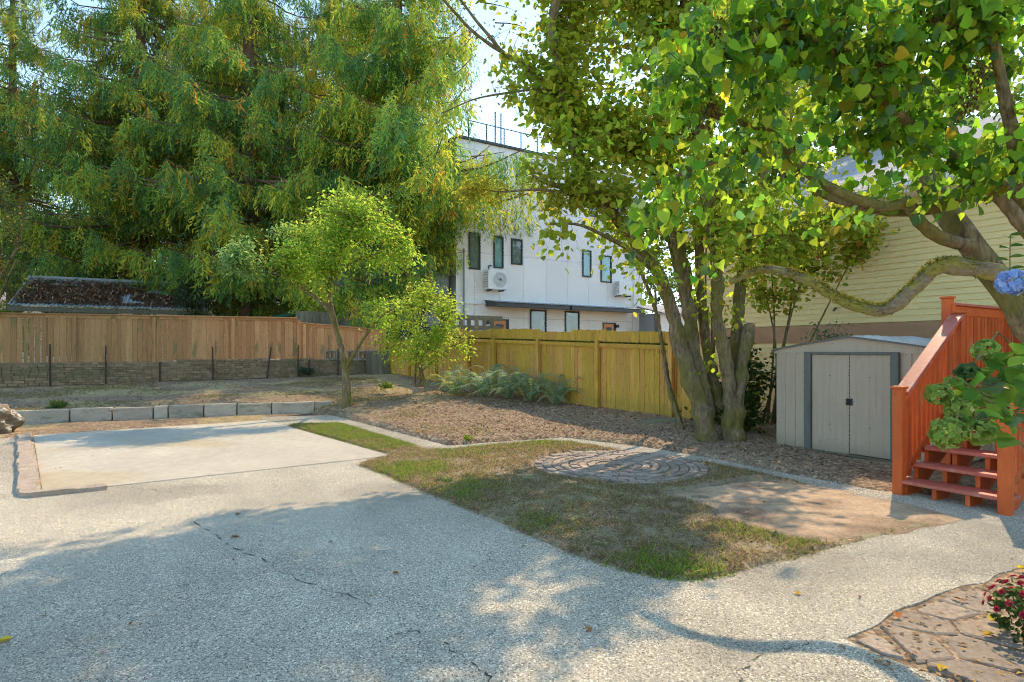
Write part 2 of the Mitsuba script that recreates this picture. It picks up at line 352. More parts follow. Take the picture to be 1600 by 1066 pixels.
def ground_z(x, y):
    a = -0.54 * x + 0.8415 * y; n = 0.817 * x + 0.577 * y
    z = -0.05 + 0.50 * smooth01(21.6, 22.8, a)
    z = z + 0.45 * smooth01(9.6, 10.8, n) * smooth01(9.5, 14, a) * (1 - smooth01(21.6, 22.8, a))
    return z + 0.45 * smooth01(11, 18, n) * smooth01(14, 20, a)

gx = np.unique(np.r_[np.arange(-40, 40.1, 0.5), np.linspace(-600, -40, 24), np.linspace(40, 600, 24)])
gy = np.unique(np.r_[np.arange(-10, 60.1, 0.5), np.linspace(-300, -10, 16), np.linspace(60, 900, 30)])
GX, GY = np.meshgrid(gx, gy, indexing='ij')
gv = np.column_stack([GX.ravel(), GY.ravel(), ground_z(GX, GY).ravel()])
gi, gj = np.meshgrid(np.arange(len(gx) - 1), np.arange(len(gy) - 1), indexing='ij'); gk = (gi * len(gy) + gj).ravel()
gq = np.column_stack([gk, gk + len(gy), gk + len(gy) + 1, gk + 1])
put('ground', (gv, gq), 'soil', smooth=True, kind='structure')

LAWN_EDGE = [(-2.15, 8.18), (-1.64, 7.55), (-1.2, 6.91), (-0.76, 6.32), (-0.38, 5.82), (-0.06, 5.35), (0.16, 5.02), (0.41, 4.67), (0.67, 4.39), (0.91, 4.19), (1.07, 4.11), (1.26, 4.08), (1.49, 4.15), (1.78, 4.32), (2.44, 4.67), (3.33, 5.11), (4.25, 5.55)]
FLAG = [(2.5, 2.1), (2.12, 2.84), (1.93, 3.12), (1.86, 3.31), (2.53, 3.70), (3.09, 4.0), (3.79, 4.36), (6.5, 5.55), (6.5, 0.4), (3.4, 0.4)]
_f = np.array(sg.Polygon(FLAG).segmentize(.06).exterior.coords)[:-1]
flagp = sg.Polygon(_f + (np.stack([meshkit.noise(np.column_stack([_f * 4.3, _f[:, 0] * 0 + q])) for q in (3, 8)], 1) - .5) * .11).buffer(0)
drive = sg.Polygon([(-16, -4), (9, -4), (9, 6.6), (5.2, 6.6), (4.6, 6.35), (4.2, 6.75), (3.96, 7.1), (3.5, 7.83), (3.02, 8.71), (2.22, 9.8), (1.08, 10.86), (0.8, 10.9), (-0.5, 10.25), (-1.0, 9.95), (-2.2, 11.5), (-3.35, 13.1), (-4.3, 14.4), (-5.85, 14.0), (-5.45, 13.3), (-8.85, 10.85), (-9.2, 10.5), (-16, 6.1)])
drive = drive.buffer(0.13).difference(flagp)
dx_ = trimesh.creation.extrude_polygon(drive, 0.045, engine='earcut')
DV = put('driveway', (np.array(dx_.vertices) - [0, 0, 0.045], dx_.faces), 'aggregate', kind='structure')

def ribbon(pts, w, z, seed):
    p = spline([(x, y, 0) for x, y in pts], 60)
    t = np.gradient(p, axis=0); n = unit(np.column_stack([-t[:, 1], t[:, 0], t[:, 2]]))
    k = np.arange(len(p)) * 0.9
    off = (meshkit.noise(np.column_stack([k * .7, k * 0 + seed, k * 0])) - 0.5) * 0.06
    ww = .6 * w * np.maximum(0.0, 1.9 * meshkit.noise(np.column_stack([k * .8, k * 0 + seed + 5, k * 0])) - .38)
    l, r = p + n * (off + ww)[:, None], p + n * (off - ww)[:, None]
    v = np.empty((2 * len(p), 3)); v[0::2], v[1::2] = l, r; v[:, 2] = z
    i = np.arange(len(p) - 1) * 2
    return v, np.column_stack([i, i + 1, i + 3, i + 2])
mat('crack_dirt', (0.055, 0.048, 0.04), 0.95)
for s, (pts, w) in enumerate([([(-2.93, 5.49), (-2.44, 4.94), (-2.24, 4.73), (-1.98, 4.56), (-1.78, 4.36), (-1.47, 4.09), (-0.88, 3.7)], 0.007),
                              ([(-0.55, 3.36), (-0.51, 3.25), (-0.35, 3.18), (-0.18, 2.99), (-0.11, 2.84), (0.0, 2.5)], 0.009),
                              ([(-0.75, 3.22), (-0.62, 3.32), (-0.55, 3.36)], 0.007), ([(-4.6, 6.9), (-3.7, 6.6), (-3.0, 6.55)], 0.006),
                              ([(0.15, 5.0), (-0.15, 4.7), (-0.2, 4.3)], 0.004),
                              ([(2.3, 4.66), (2.79, 4.59), (3.08, 4.36), (3.45, 4.13)], 0.005), ([(1.75, 3.28), (1.2, 3.0), (1.0, 2.6)], 0.005)]):
    put('crack', ribbon(pts, w, 0.004, s * 3.1), 'crack_dirt', DV)

# the smoother parking pad with its raised kerb strip
pad = [(-8.93, 10.99), (-5.6, 13.38), (-1.83, 8.87), (-5.21, 6.54)]
pv, pf = trimesh.creation.extrude_polygon(sg.Polygon(pad), 0.10, engine='earcut').vertices, trimesh.creation.extrude_polygon(sg.Polygon(pad), 0.10, engine='earcut').faces
pv = np.array(pv); pv[:, 2] -= 0.092
put('concrete_pad', (pv, pf), 'pad_concrete', kind='structure')
strip = [(-8.96, 10.96), (-9.10, 10.84), (-5.42, 6.47), (-5.2, 6.36), (-4.62, 6.75), (-4.70, 6.84), (-5.18, 6.52), (-5.24, 6.53)]
sx = trimesh.creation.extrude_polygon(sg.Polygon(strip), 0.14, engine='earcut'); sv, sf = trimesh.remesh.subdivide_to_size(sx.vertices, sx.faces, 0.12)
sv = np.array(sv); sv[:, 2] -= 0.085
sv += 0.06 * (meshkit.noise(sv * 6) - 0.5)[:, None] * [1, 1, 0.5]
k = put('pad_kerb', (sv, sf), 'stone', uv=wuv(sv, 0.25)); tag(k, 'crumbling low concrete kerb along the left edge of the pale pad', 'kerb')

# lawn, with the bare dirt patch and the round brick patio in it
PC, PR = np.array([1.47, 8.1]), 1.2
patch0 = sg.Polygon([(1.72, 6.50), (2.3, 6.9), (2.95, 7.2), (3.3, 7.1), (3.8, 6.6), (4.2, 5.9), (4.28, 5.6), (3.33, 5.14), (2.55, 4.78), (2.33, 4.99), (2.05, 5.39), (1.85, 5.95)]).buffer(0.1).buffer(-0.1)
po = np.array(patch0.segmentize(.05).exterior.coords)[:-1]
patch = sg.Polygon(po + (np.stack([meshkit.noise(np.column_stack([po * 3.1, po[:, 0] * 0])), meshkit.noise(np.column_stack([po * 3.1, po[:, 0] * 0 + 9]))], 1) - .5) * .26).buffer(0)
lawn = sg.Polygon(LAWN_EDGE + [(3.9, 6.1), (3.62, 6.75), (3.25, 7.5), (2.7, 8.4), (1.9, 9.1), (1.42, 9.75), (0.9, 10.2), (0.3, 10.1), (-0.43, 9.72), (-1.02, 9.36), (-1.44, 9.5), (-2.32, 10.75), (-3.69, 12.65), (-4.75, 12.5), (-4.3, 11.9), (-1.83, 8.95)])
def lawn_z(x, y, d):
    z = -0.015 + 0.045 * smooth01(0, 0.05, d) + 0.02 * smooth01(0.05, 0.5, d) + 0.05 * nz(x, y, 1.3) * smooth01(0, 0.4, d)
    pd = shapely.distance(shapely.points(x, y), patch); cd = np.hypot(x - PC[0], y - PC[1]) - PR
    z = np.where(pd < 0.01, np.minimum(z, 0.012), z)
    return np.where(cd < 0.04, 0.004, z)
def lawn_at(x, y):
    return lawn_z(x, y, shapely.distance(shapely.points(x, y), lawn.boundary))
put('lawn', sheet(lawn, 0.05, lawn_z), 'turf_soil', smooth=True, kind='structure')
put('dirt_patch', sheet(patch, 0.05, lambda x, y, d: 0.003 + 0.027 * smooth01(0, 0.14, d) + 0.035 * nz(x, y, 2.2, 4, 4) * smooth01(0, .2, d)), 'bare_dirt', smooth=True, kind='structure')

PT = thing('brick_patio', 'small round patio of worn bricks laid in rings in the dry lawn', 'patio')
ring_r, kk = 0.14, 0
while ring_r < 1.2:
    nb = max(4, int(round(2 * math.pi * ring_r / 0.215)))
    for i in range(nb):
        a0 = 2 * math.pi * (i + 0.5 * (kk % 2) + RNG.uniform(-.05, .05)) / nb; a1 = a0 + 2 * math.pi / nb - 0.014 / ring_r
        r0, r1 = ring_r - 0.052, ring_r + 0.052
        mid = PC + ring_r * np.array([math.cos((a0 + a1) / 2), math.sin((a0 + a1) / 2)])
        if RNG.random() < 0.03: continue
        h = 0.022 + RNG.uniform(-.006, .006); tl = RNG.uniform(-.006, .006, 2)
        ps = []
        for (r, a) in ((r0, a0), (r1, a0), (r1, a1), (r0, a1)):
            x, y = PC[0] + r * math.cos(a), PC[1] + r * math.sin(a); ps.append((x, y, 0.0))
        bot = np.array(ps); c = bot.mean(0); top = c + (bot - c) * 0.94; top[:, 2] = h + (top[:, :2] - c[:2]) @ tl * 8
        mid_ = bot.copy(); mid_[:, 2] = h - 0.008
        v = np.vstack([bot, mid_, top]); f = []
        for lv in (0, 4):
            for j in range(4): f += [[lv + j, lv + (j + 1) % 4, lv + 4 + (j + 1) % 4], [lv + j, lv + 4 + (j + 1) % 4, lv + 4 + j]]
        f += [[8, 9, 10], [8, 10, 11]]
        put('brick', (v, np.array(f)), 'stone', PT, uv=wuv(v, RNG.random()))
    ring_r += 0.122; kk += 1

# planting bed and terrace: one soil surface that climbs to the fences
bed_pts = np.array([(-10.9, 12.6, .27), (-10.64, 12.8, .27), (-7.7, 14.0, .27), (-5.5, 14.95, .26), (-4.4, 15.4, .23), (-5.2, 14.6, .10), (-4.4, 14.32, .08), (-3.4, 13.0, .08), (-2.23, 11.4, .08), (-1.0, 9.85, .08), (-0.44, 10.15, .07), (.93, 10.78, .06), (1.1, 10.8, .05),
                    (2.15, 9.75, .05), (2.97, 8.71, .045), (3.45, 7.83, .045), (3.9, 7.0, .04), (4.15, 6.6, .035), (5.2, 6.5, .035), (7.5, 6.6, 0), (7.5, 10.0, 0.0), (10, 8, 0), (5.4, 8.4, 0), (4.47, 9.95, .01), (3.5, 10.3, .05), (3.32, 11.7, .25), (1.98, 13.6, .26), (5.5, 14.5, .25), (4.5, 17, .3), (2.6, 14.2, .3),
                    (-1.33, 18.3, .45), (-4.89, 23.3, .69), (-4.2, 23.9, .69), (-14.75, 16.96, .49), (-18, 14.9, .46), (-12.8, 11.5, .27), (-5.4, 23.6, .69), (-15.2, 17.6, .49), (-4.0, 14.6, .2), (-2.3, 16.4, .42), (-0.5, 12.0, .1), (1.5, 11.6, .12), (-1.6, 13.2, .16)])
bed_i = LinearNDInterpolator(bed_pts[:, :2], bed_pts[:, 2], fill_value=0.0)
bed = sg.Polygon([(-12.8, 11.55), (-10.9, 12.65), (-7.7, 14.02), (-5.5, 14.98), (-4.7, 15.2), (-5.0, 14.6), (-4.35, 14.29), (-3.4, 13.03), (-2.23, 11.41), (-1.07, 9.81), (-0.44, 10.15), (0.93, 10.74), (2.12, 9.75), (2.92, 8.71), (3.4, 7.83), (3.86, 7.11), (4.15, 6.62), (7.3, 6.62), (9.5, 8.2), (3.9, 16.5), (2.2, 13.98), (-4.75, 23.45), (-15.1, 17.1), (-17.8, 15.2)])
def bed_z(x, y, d):
    return bed_i(x, y) * smooth01(0, 0.06, d) - 0.02 * (1 - smooth01(0, 0.06, d)) + 0.06 * nz(x, y, 0.9, 2) * smooth01(0, 0.3, d)
def bed_at(x, y):
    x, y = np.atleast_1d(np.asarray(x, float)), np.atleast_1d(np.asarray(y, float))
    return bed_z(x, y, shapely.distance(shapely.points(x, y), bed.boundary))
put('planting_bed', sheet(bed, 0.09, bed_z), 'soil', smooth=True, kind='structure')
LS = sg.Polygon([(-16, 6.2), (-9.25, 10.55), (-8.95, 11.05), (-5.55, 13.45), (-5.9, 14.2), (-4.5, 15.35), (-10.9, 12.55), (-18, 9.5)])
put('leaf_litter_strip', sheet(LS, 0.1, lambda x, y, d: 0.01 + 0.03 * nz(x, y, 1.5) * smooth01(0, .2, d) + 0.05 * smooth01(0, .4, d) - 0.03), 'soil', smooth=True, kind='structure')

# flagstone path and the soil beside it, bottom right
fb = flagp
FB_K = put('flagstone_path', sheet(fb.buffer(0.06), 0.06, lambda x, y, d: -0.006 + 0.004 * smooth01(0.05, 0.3, d) + 0.016 * nz(x, y, 2.2, 3)), 'soil', smooth=True, kind='structure')
fr = np.random.default_rng(21)
cells = fr.uniform((0.9, 1.7), (3.2, 3.95), (900, 2)); keep = []
for c in cells:
    if all(np.hypot(*(c - q)) > 0.235 for q in keep) and fb.buffer(-0.06).contains(sg.Point(c)) and c[0] - 0.55 * (c[1] - 3.2) < 2.62: keep.append(c)
from scipy.spatial import Voronoi
vo = Voronoi(np.vstack([keep, [(-9, -9), (-9, 9), (20, -9), (20, 20), (2, -9)]]))
for i in range(len(keep)):
    reg = vo.regions[vo.point_region[i]]
    if -1 in reg or not reg: continue
    pl = sg.Polygon(vo.vertices[reg]).intersection(sg.Point(keep[i]).buffer(0.25)).intersection(fb.buffer(-0.03)).buffer(-0.042).buffer(0.028, quad_segs=2)
    if pl.is_empty or pl.geom_type != 'Polygon' or pl.area < 0.012: continue
    o = np.array(pl.exterior.coords)[:-1]
    o += fr.normal(0, .010, o.shape)
    c = o.mean(0); n = len(o); h = 0.004 + fr.uniform(-.008, .010); tl = fr.normal(0, .02, 2)
    zz = lambda q: h + (q - c) @ tl
    inn = c + (o - c) * 0.93
    v = np.vstack([np.column_stack([o, zz(o) - 0.05]), np.column_stack([o, zz(o) - 0.008]), np.column_stack([inn, zz(inn)]), [[*c, h]]])
    f = []
    for lv in (0, n):
        for j in range(n): f += [[lv + j, lv + (j + 1) % n, lv + n + (j + 1) % n], [lv + j, lv + n + (j + 1) % n, lv + n + j]]
    for j in range(n): f.append([2 * n + j, 2 * n + (j + 1) % n, 3 * n])
    f = np.array(f)
    if sg.polygon.signed_area(pl.exterior) < 0: f = f[:, ::-1]
    put('flagstone', (v, f), 'stone', FB_K, uv=wuv(v, fr.random() * 0.35))

# row of concrete blocks holding the terrace
BW = thing('block_edging', 'row of low grey concrete blocks edging the raised terrace', 'retaining wall')
b0, b1 = np.array([-10.75, 12.68]), np.array([-4.55, 15.32])
bl = np.linalg.norm(b1 - b0); bd = (b1 - b0) / bl; bn = np.array([-bd[1], bd[0]])
widths = [1.02, 0.80, 0.80, 0.30, 0.74, 0.72, 0.78, 1.02, 0.45]; s = 0.0
for w in widths:
    c = b0 + bd * (s + w / 2) + bn * RNG.uniform(-.02, .02)
    an = RNG.uniform(-.012, .012); d = bd + bn * an
    v, f = cbox((*c, 0.125 + RNG.uniform(-.012, .012)), (*d, 0), (*bn, 0), (0, 0, 1), w / 2 - 0.014, 0.075, 0.165, 0.008)
    put('block', (v, f), 'block_concrete', BW, uv=wuv(v, RNG.random())); s += w

# ================================================================ left fence on its brick wall
LF0, LF1 = np.array([-18.2, 15.12]), np.array([-4.95, 23.35])        # line of the wall and fence
ld = (LF1 - LF0) / np.linalg.norm(LF1 - LF0); ln_ = np.array([ld[1], -ld[0]])    # ln_: towards the yard
LL = np.linalg.norm(LF1 - LF0); D3, N3 = np.array([*ld, 0]), np.array([*ln_, 0])
def lf(s, off=0.0, z=0.0): return np.array([*(LF0 + ld * s + ln_ * off), z])
def wall_base(s): return float(np.interp(s, [0, 3.9, 10, 15.5], [.48, .48, .45, .67]))
def wall_top(s): return float(np.interp(s, [0, 3.9, 10, 12.4, 13.5, 15.6], [1.13, 1.15, 1.28, 1.27, 1.20, 1.21]))
RW = thing('brick_retaining_wall', 'dark weathered low wall of thin bricks under the wooden fence', 'wall')
v, f = box(lf(LL / 2, -0.13, 0.7), D3, N3, Z3, LL / 2, 0.07, 0.52)
put('core', (v, f), 'wall_brick', RW, uv=wuv(v, .2))
parts, rest = [], []
for c in range(11):
    s = -0.1 * (c % 2)
    while s < LL - 0.1:
        w = RNG.uniform(0.17, 0.27); z = wall_base(s) - 0.02 + 0.077 * c + RNG.uniform(-.006, .006)
        if z < wall_top(s) - 0.03:
            crackd = abs((s - 9.55) - (0.6 - z) * 1.2) < 0.10 and RNG.random() < 0.8
            if not crackd:
                parts.append((s, box(lf(s + w / 2, RNG.uniform(-.03, .012) - 0.04, z + 0.036), D3 + N3 * RNG.uniform(-.03, .03), N3, Z3, w / 2 - 0.006, 0.055, 0.033 + RNG.uniform(-.003, .003)), RNG.random()))
        s += w
order = sorted(range(len(parts)), key=lambda i: abs(parts[i][0] - 8.0))
for i in order[:290]:
    put('brick', parts[i][1], 'wall_brick', RW, uv=wuv(parts[i][1][0], parts[i][2]))
m = merge([parts[i][1] for i in order[290:]])
put('bricks', m, 'wall_brick', RW, uv=np.vstack([wuv(parts[i][1][0], parts[i][2]) for i in order[290:]]), kind='stuff')

FL = thing('cedar_board_fence', 'long reddish cedar board fence standing on the dark brick wall', 'fence')
def fence_top(s): return 2.62 + .012 * s if s < 12.2 else 2.60 - .068 * (s - 12.2)
posts = [1.2, 3.4, 5.6, 7.7, 10.05, 12.45, 15.5]
bwid = 0.145; s = 0.0; ii = 0
while s < LL - 0.02:
    old = s < 6
    gap = RNG.uniform(.012, .024) if (old and 4.1 < s < 5.2) else RNG.uniform(.002, .007) + (0.012 if RNG.random() < .08 else 0)
    w = bwid * RNG.uniform(.9, 1.08); zb = wall_top(s) + 0.0 + RNG.uniform(-.015, .015); zt = fence_top(s) - 0.05
    v, f = box(lf(s + w / 2, -0.12 + RNG.uniform(-.009, .009), (zb + zt) / 2), D3, N3, Z3 + D3 * RNG.uniform(-.004, .004), (w - gap) / 2, 0.010, (zt - zb) / 2)
    put('board', (v, f), 'cedar_board', FL, uv=wuv(v, (ii * 0.6180339) % 1)); s += w; ii += 1
for p in posts:
    zb, zt = wall_top(p) - 0.3, fence_top(p) - 0.03
    v, f = cbox(lf(p, -0.065, (zb + zt) / 2), D3, N3, Z3, 0.05, 0.04, (zt - zb) / 2)
    put('post', (v, f), 'cedar_board', FL, uv=wuv(v, 0.11 + 0.07 * p % 1))
for a, b, tilt in ((0, 12.19, .012), (12.21, LL, -.068)):
    n = 5
    for q in range(n):
        s0, s1 = a + (b - a) * q / n, a + (b - a) * (q + 1) / n - 0.004
        z = fence_top((s0 + s1) / 2)
        for nm, off, zz, hh, dd in (('cap_rail', -0.10, 0.012, 0.018, 0.085), ('trim_board', -0.092, -0.055, 0.048, 0.013)):
            v, f = box(lf((s0 + s1) / 2, off, z + zz), D3 + Z3 * tilt, N3, Z3, (s1 - s0) / 2, dd, hh)
            put(nm, (v, f), 'cedar_board', FL, uv=wuv(v, RNG.random() * .3))

def lf_at(u):       # place along the wall seen at this bearing (tangent of the angle from straight ahead)
    return (LF0[0] - u * LF0[1]) / (u * ld[1] - ld[0])
for i, (b, lean, h) in enumerate([(-.784, 0.0, 1.30), (-.690, 0.005, 1.27), (-.598, 0.0, 0.75), (-.508, -.01, 1.25), (-.418, 0.14, 1.2), (-.364, .01, 1.25), (-.345, 0.0, .7), (-.296, 0.0, 1.1)]):
    s = lf_at(b); p0 = lf(s, 0.05, wall_base(s) - 0.1); p1 = p0 + Z3 * (h + .1) + D3 * lean * h
    k = put('metal_stake', tube(np.array([p0, (p0 + p1) / 2, p1]), 0.022, 8), 'rusty_pipe', smooth=60)
    tag(k, ['dark metal stake against the brick wall, leftmost in view', 'dark metal stake against the brick wall, second from the left', 'short metal stake no taller than the brick wall, left half', 'upright metal stake beside the crack in the brick wall', 'leaning metal stake in front of the brick wall', 'upright metal stake in front of the small wall plant', 'short metal stake just right of the small wall plant', 'metal stake partly behind the small tree trunk'][i], 'stake', 'metal stakes along the brick wall')

# ornamental screen blocks on the wall near the corner, and a board leaning in the corner
for i in range(5):
    s = lf_at(-.318) + 0.42 * i + 0.2
    zc = wall_top(s) + 0.19
    ring = []
    v0 = [box(lf(s, -.02, zc + q * .17), D3, N3, Z3, .195, .05, .018) for q in (-1, 1)] + [box(lf(s + q * .177, -.02, zc), D3, N3, Z3, .018, .049, .155) for q in (-1, 1)]
    th = np.linspace(0, 2 * np.pi, 15)
    for cx, cz in ((-.09, 0), (.09, 0)):
        pth = np.array([lf(s + cx + .085 * math.cos(a), -.02, zc + cz + .14 * math.sin(a)) for a in th])
        v0.append(tube(pth, 0.02, 6))
    m = merge(v0)
    k = put('screen_block', m, 'block_concrete', uv=wuv(m[0], .1 * i))
    tag(k, 'ornamental pierced concrete block standing on the brick wall, ' + ['leftmost of five', 'second from the left of five', 'middle one of five', 'second from the right of five', 'rightmost beside the leaning board'][i], 'block', 'pierced concrete blocks on the wall')
s = lf_at(-.2315)
lb = thing('leaning_board', 'square grey weathered board panel leaning in the fence corner', 'board')
for q in range(4):
    v, f = box(lf(s - .34 + .215 * q, .22, wall_base(s) + .42), D3, N3 * .96 + Z3 * .2, Z3 * .97 - N3 * .2, .104, .012, .45)
    put('plank', (v, f), 'grey_board', lb, uv=wuv(v, RNG.random()))

# ================================================================ right, mossy fence
RF0 = np.array([1.98, 13.6]); rd = np.array([-0.577, 0.817]); rn = np.array([-0.817, -0.577])   # rn: towards the yard
R3, RN3 = np.array([*rd, 0]), np.array([*rn, 0])
def rf(t, off=0.0, z=0.0): return np.array([*(RF0 + rd * t + rn * off), z])
FR = thing('mossy_board_fence', 'yellowed mossy board fence with a rail near its top', 'fence')
def r_base(t): return float(np.interp(t, [-3, 0, 5.74, 11.9], [.24, .26, .45, .69]))
def r_top(t): return float(np.interp(t, [-3, 0, 5.74, 8.1, 8.101, 11.9], [1.95, 2.045, 2.235, 2.33, 1.90, 1.95]))
t = -2.75; ii = 0
step = 0.0
while t < 11.85:
    if ii % 9 == 0: step = RNG.uniform(-.035, .03)
    w = 0.142 * RNG.uniform(.88, 1.08); gap = RNG.uniform(.0, .003) + (RNG.uniform(.012, .02) if ii in (3, 5, 7, 10, 17, 25) else 0) + (0.006 if RNG.random() < .2 else 0)
    zb, zt = r_base(t) + RNG.uniform(-.03, .03), r_top(t) + step + RNG.uniform(-.012, .012)
    v, f = box(rf(t + w / 2, -.05 + RNG.uniform(-.006, .006), (zb + zt) / 2), R3, RN3, Z3 + R3 * RNG.uniform(-.006, .006), (w - gap) / 2, .010, (zt - zb) / 2)
    put('board', (v, f), 'moss_board', FR, uv=wuv(v, (ii * 0.6180339) % 1)); t += w; ii += 1
for p in (-2.15, -0.02, 2.2, 4.3, 5.75, 7.9, 10.0):
    zt = r_top(p) - 0.22
    v, f = cbox(rf(p, .03, (r_base(p) - .2 + zt) / 2), R3, RN3, Z3, .048, .048, (zt - r_base(p) + .2) / 2)
    put('post', (v, f), 'moss_board', FR, uv=wuv(v, RNG.random()))
pe = [-2.75, -2.15, -0.02, 2.2, 4.3, 5.75, 7.9, 10.0, 11.85]
moss = []
for a, b in zip(pe[:-1], pe[1:]):
    za, zb = r_top(a + .01) - .33, r_top(b - .01) - .33
    mid = rf((a + b) / 2, -.006, (za + zb) / 2); ax = unit(rf(b, 0, zb) - rf(a, 0, za)); up = unit(np.cross(RN3, ax)); up = up if up[2] > 0 else -up
    v, f = box(mid, ax, RN3, up, (b - a) / 2 - 0.05, .033, .045)
    put('rail', (v, f), 'moss_board', FR, uv=wuv(v, RNG.random()))
    n = int((b - a) * 420); q = RNG.uniform(a + .05, b - .05, n)
    moss.append(np.column_stack([RF0[0] + rd[0] * q + rn[0] * RNG.uniform(-.03, .03, n), RF0[1] + rd[1] * q + rn[1] * RNG.uniform(-.03, .03, n), za + (zb - za) * (q - a) / (b - a) + .045]))
moss = np.vstack(moss)
mv, mc = scatter([(-.5, 0, 0), (.5, 0, 0), (0, 1, 0)], [(0, 1, 2)], moss, unit(rand_dir(len(moss)) * .6 + [0, 0, 1]), rand_dir(len(moss)), np.column_stack([RNG.uniform(.012, .025, len(moss))] * 2 + [np.ones(len(moss))]) * [1, 2.2, 1], palette(len(moss), [(.09, .10, .02), (.05, .055, .015), (.15, .14, .03)], [1, 1, .6]))
put('moss', mv, 'litter', FR, color=mc, kind='stuff')

# ================================================================ garden shed
SC, SD = np.array([4.47, 9.95]), np.array([0.533, -0.846])
SD3 = np.array([*SD, 0]); SB = np.array([0.846, 0.533]); SB3 = np.array([*SB, 0]); SW, SDp = 2.42, 1.9
def sp(t, d=0.0, z=0.0): return np.array([*(SC + SD * t + SB * d), z])
SH = thing('garden_shed', 'low tan metal garden shed with double doors and dark door frame', 'shed')
def ribbed(a, b, d, z0, z1, n, axis=0):
    """metal wall with pressed ribs; returns mesh"""
    prof = []
    L = b - a
    for i in range(n):
        s0 = a + L * i / n; w = L / n
        prof += [(s0, 0), (s0 + w * .72, 0), (s0 + w * .78, .016), (s0 + w * .94, .016)]
    prof.append((b, 0))
    P = [(sp(s, d - o) if axis == 0 else sp(d + o * (1 if d > 1 else -1), s)) for s, o in prof]
    v = np.array([[*p[:2], z] for p in P for z in (z0, z1)]); k = np.arange(len(P) - 1) * 2
    return v, np.column_stack([k, k + 2, k + 3, k + 1])
zs = lambda t: 1.605 + 0.195 * max(0, 1 - abs(t - SW / 2) / (SW / 2)) ** 0.85 - .2 * max(0, abs(t - SW / 2) - SW / 2)
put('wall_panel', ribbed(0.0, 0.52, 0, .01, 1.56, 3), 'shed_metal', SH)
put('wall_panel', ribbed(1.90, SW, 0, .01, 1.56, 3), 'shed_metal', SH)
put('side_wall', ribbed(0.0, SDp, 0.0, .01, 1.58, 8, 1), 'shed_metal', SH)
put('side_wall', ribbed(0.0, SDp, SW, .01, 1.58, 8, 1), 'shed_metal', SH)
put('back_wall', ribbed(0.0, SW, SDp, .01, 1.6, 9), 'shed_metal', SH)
tt = np.linspace(-.03, SW + .03, 25)
gv = np.array([p for t in tt for p in (sp(t, -.02, 1.545), sp(t, -.02, max(1.56, zs(np.clip(t, 0, SW)) - .01)))]); k = np.arange(24) * 2
put('gable', (gv, np.column_stack([k, k + 2, k + 3, k + 1])), 'shed_metal', SH)
put('gable', (gv + SB3 * (SDp + .03), np.column_stack([k, k + 1, k + 3, k + 2])), 'shed_metal', SH)
for sgn in (0, 1):                                                      # two roof slopes with seams
    ts = np.linspace(-.07, SW / 2, 9) if sgn == 0 else np.linspace(SW / 2, SW + .07, 9)
    ds = []; 
    for i in range(7):
        a = -.05 + (SDp + .1) * i / 7; w = (SDp + .1) / 7
        ds += [(a, 0), (a + w * .85, 0), (a + w * .9, .022), (a + w * .97, .022)]
    ds.append((SDp + .05, 0))
    V = np.array([[*sp(t, d)[:2], zs(t) + .008 + o + 0.006 * math.sin(t * 9 + d * 5)] for t in ts for d, o in ds]); nd = len(ds)
    i, j = np.meshgrid(np.arange(8), np.arange(nd - 1), indexing='ij'); k = (i * nd + j).ravel()
    put('roof_panel', (V, np.column_stack([k, k + nd, k + nd + 1, k + 1])), 'shed_roof', SH)
ev = [box((sp(a, -.055, zs(a)) + sp(b, -.055, zs(b))) / 2, unit(sp(b, 0, zs(b)) - sp(a, 0, zs(a))), SB3, Z3, np.linalg.norm(sp(b, 0, zs(b)) - sp(a, 0, zs(a))) / 2, .008, .012) for a, b in zip(np.linspace(-.07, SW + .07, 13)[:-1], np.linspace(-.07, SW + .07, 13)[1:])]
put('eave_trim', merge(ev), 'shed_frame', SH)
DFm = key(SH + '__door_frame')
put('frame_jamb', cbox(sp(.575, -.035, .79), SD3, SB3, Z3, .055, .03, .78), 'shed_frame', DFm)
put('frame_jamb', cbox(sp(1.865, -.035, .79), SD3, SB3, Z3, .055, .03, .78), 'shed_frame', DFm)
put('frame_header', cbox(sp(1.22, -.033, 1.548), SD3, SB3, Z3, .588, .028, .022), 'shed_frame', DFm)
for a, b, nm in ((.632, 1.217, 0), (1.224, 1.808, 1)):
    prof = []
    n = 6
    for i in range(n):
        w = (b - a) / n; s0 = a + w * i; prof += [(s0 + .002, 0), (s0 + w * .82, 0), (s0 + w * .87, .004), (s0 + w * .95, .004)]
    prof.append((b, 0)); z0 = .02 + .015 * nm
    V = np.array([[*sp(s_, -.022 - o)[:2], z] for s_, o in prof for z in (z0, 1.526)]); k = np.arange(len(prof) - 1) * 2
    dk = put('door', (V, np.column_stack([k, k + 2, k + 3, k + 1])), 'shed_metal', SH)
    hx = 1.196 if nm == 0 else 1.246
    put('handle', merge([cbox(sp(hx, -.034, .815), SD3, SB3, Z3, .021, .012, .05, .004), box(sp(hx + (.012 if nm == 0 else -.012), -.052, .815), SD3, SB3, Z3, .005, .01, .04)]), 'black_plastic', dk)
    for z in (.45, 1.2): put('bolt', tube(np.array([sp((a + b) / 2, -.02, z), sp((a + b) / 2, -.036, z)]), .008, 7), 'dark_metal', dk)
put('door_gap', box(sp(1.2205, -.010, .77), SD3, SB3, Z3, .02, .004, .76), 'black_plastic', SH)
v, f = cbox(sp(1.22, -.07, .012), SD3, SB3, Z3, .62, .03, .016)
put('door_track', (v, f), 'grey_board', SH, uv=wuv(v, .3))

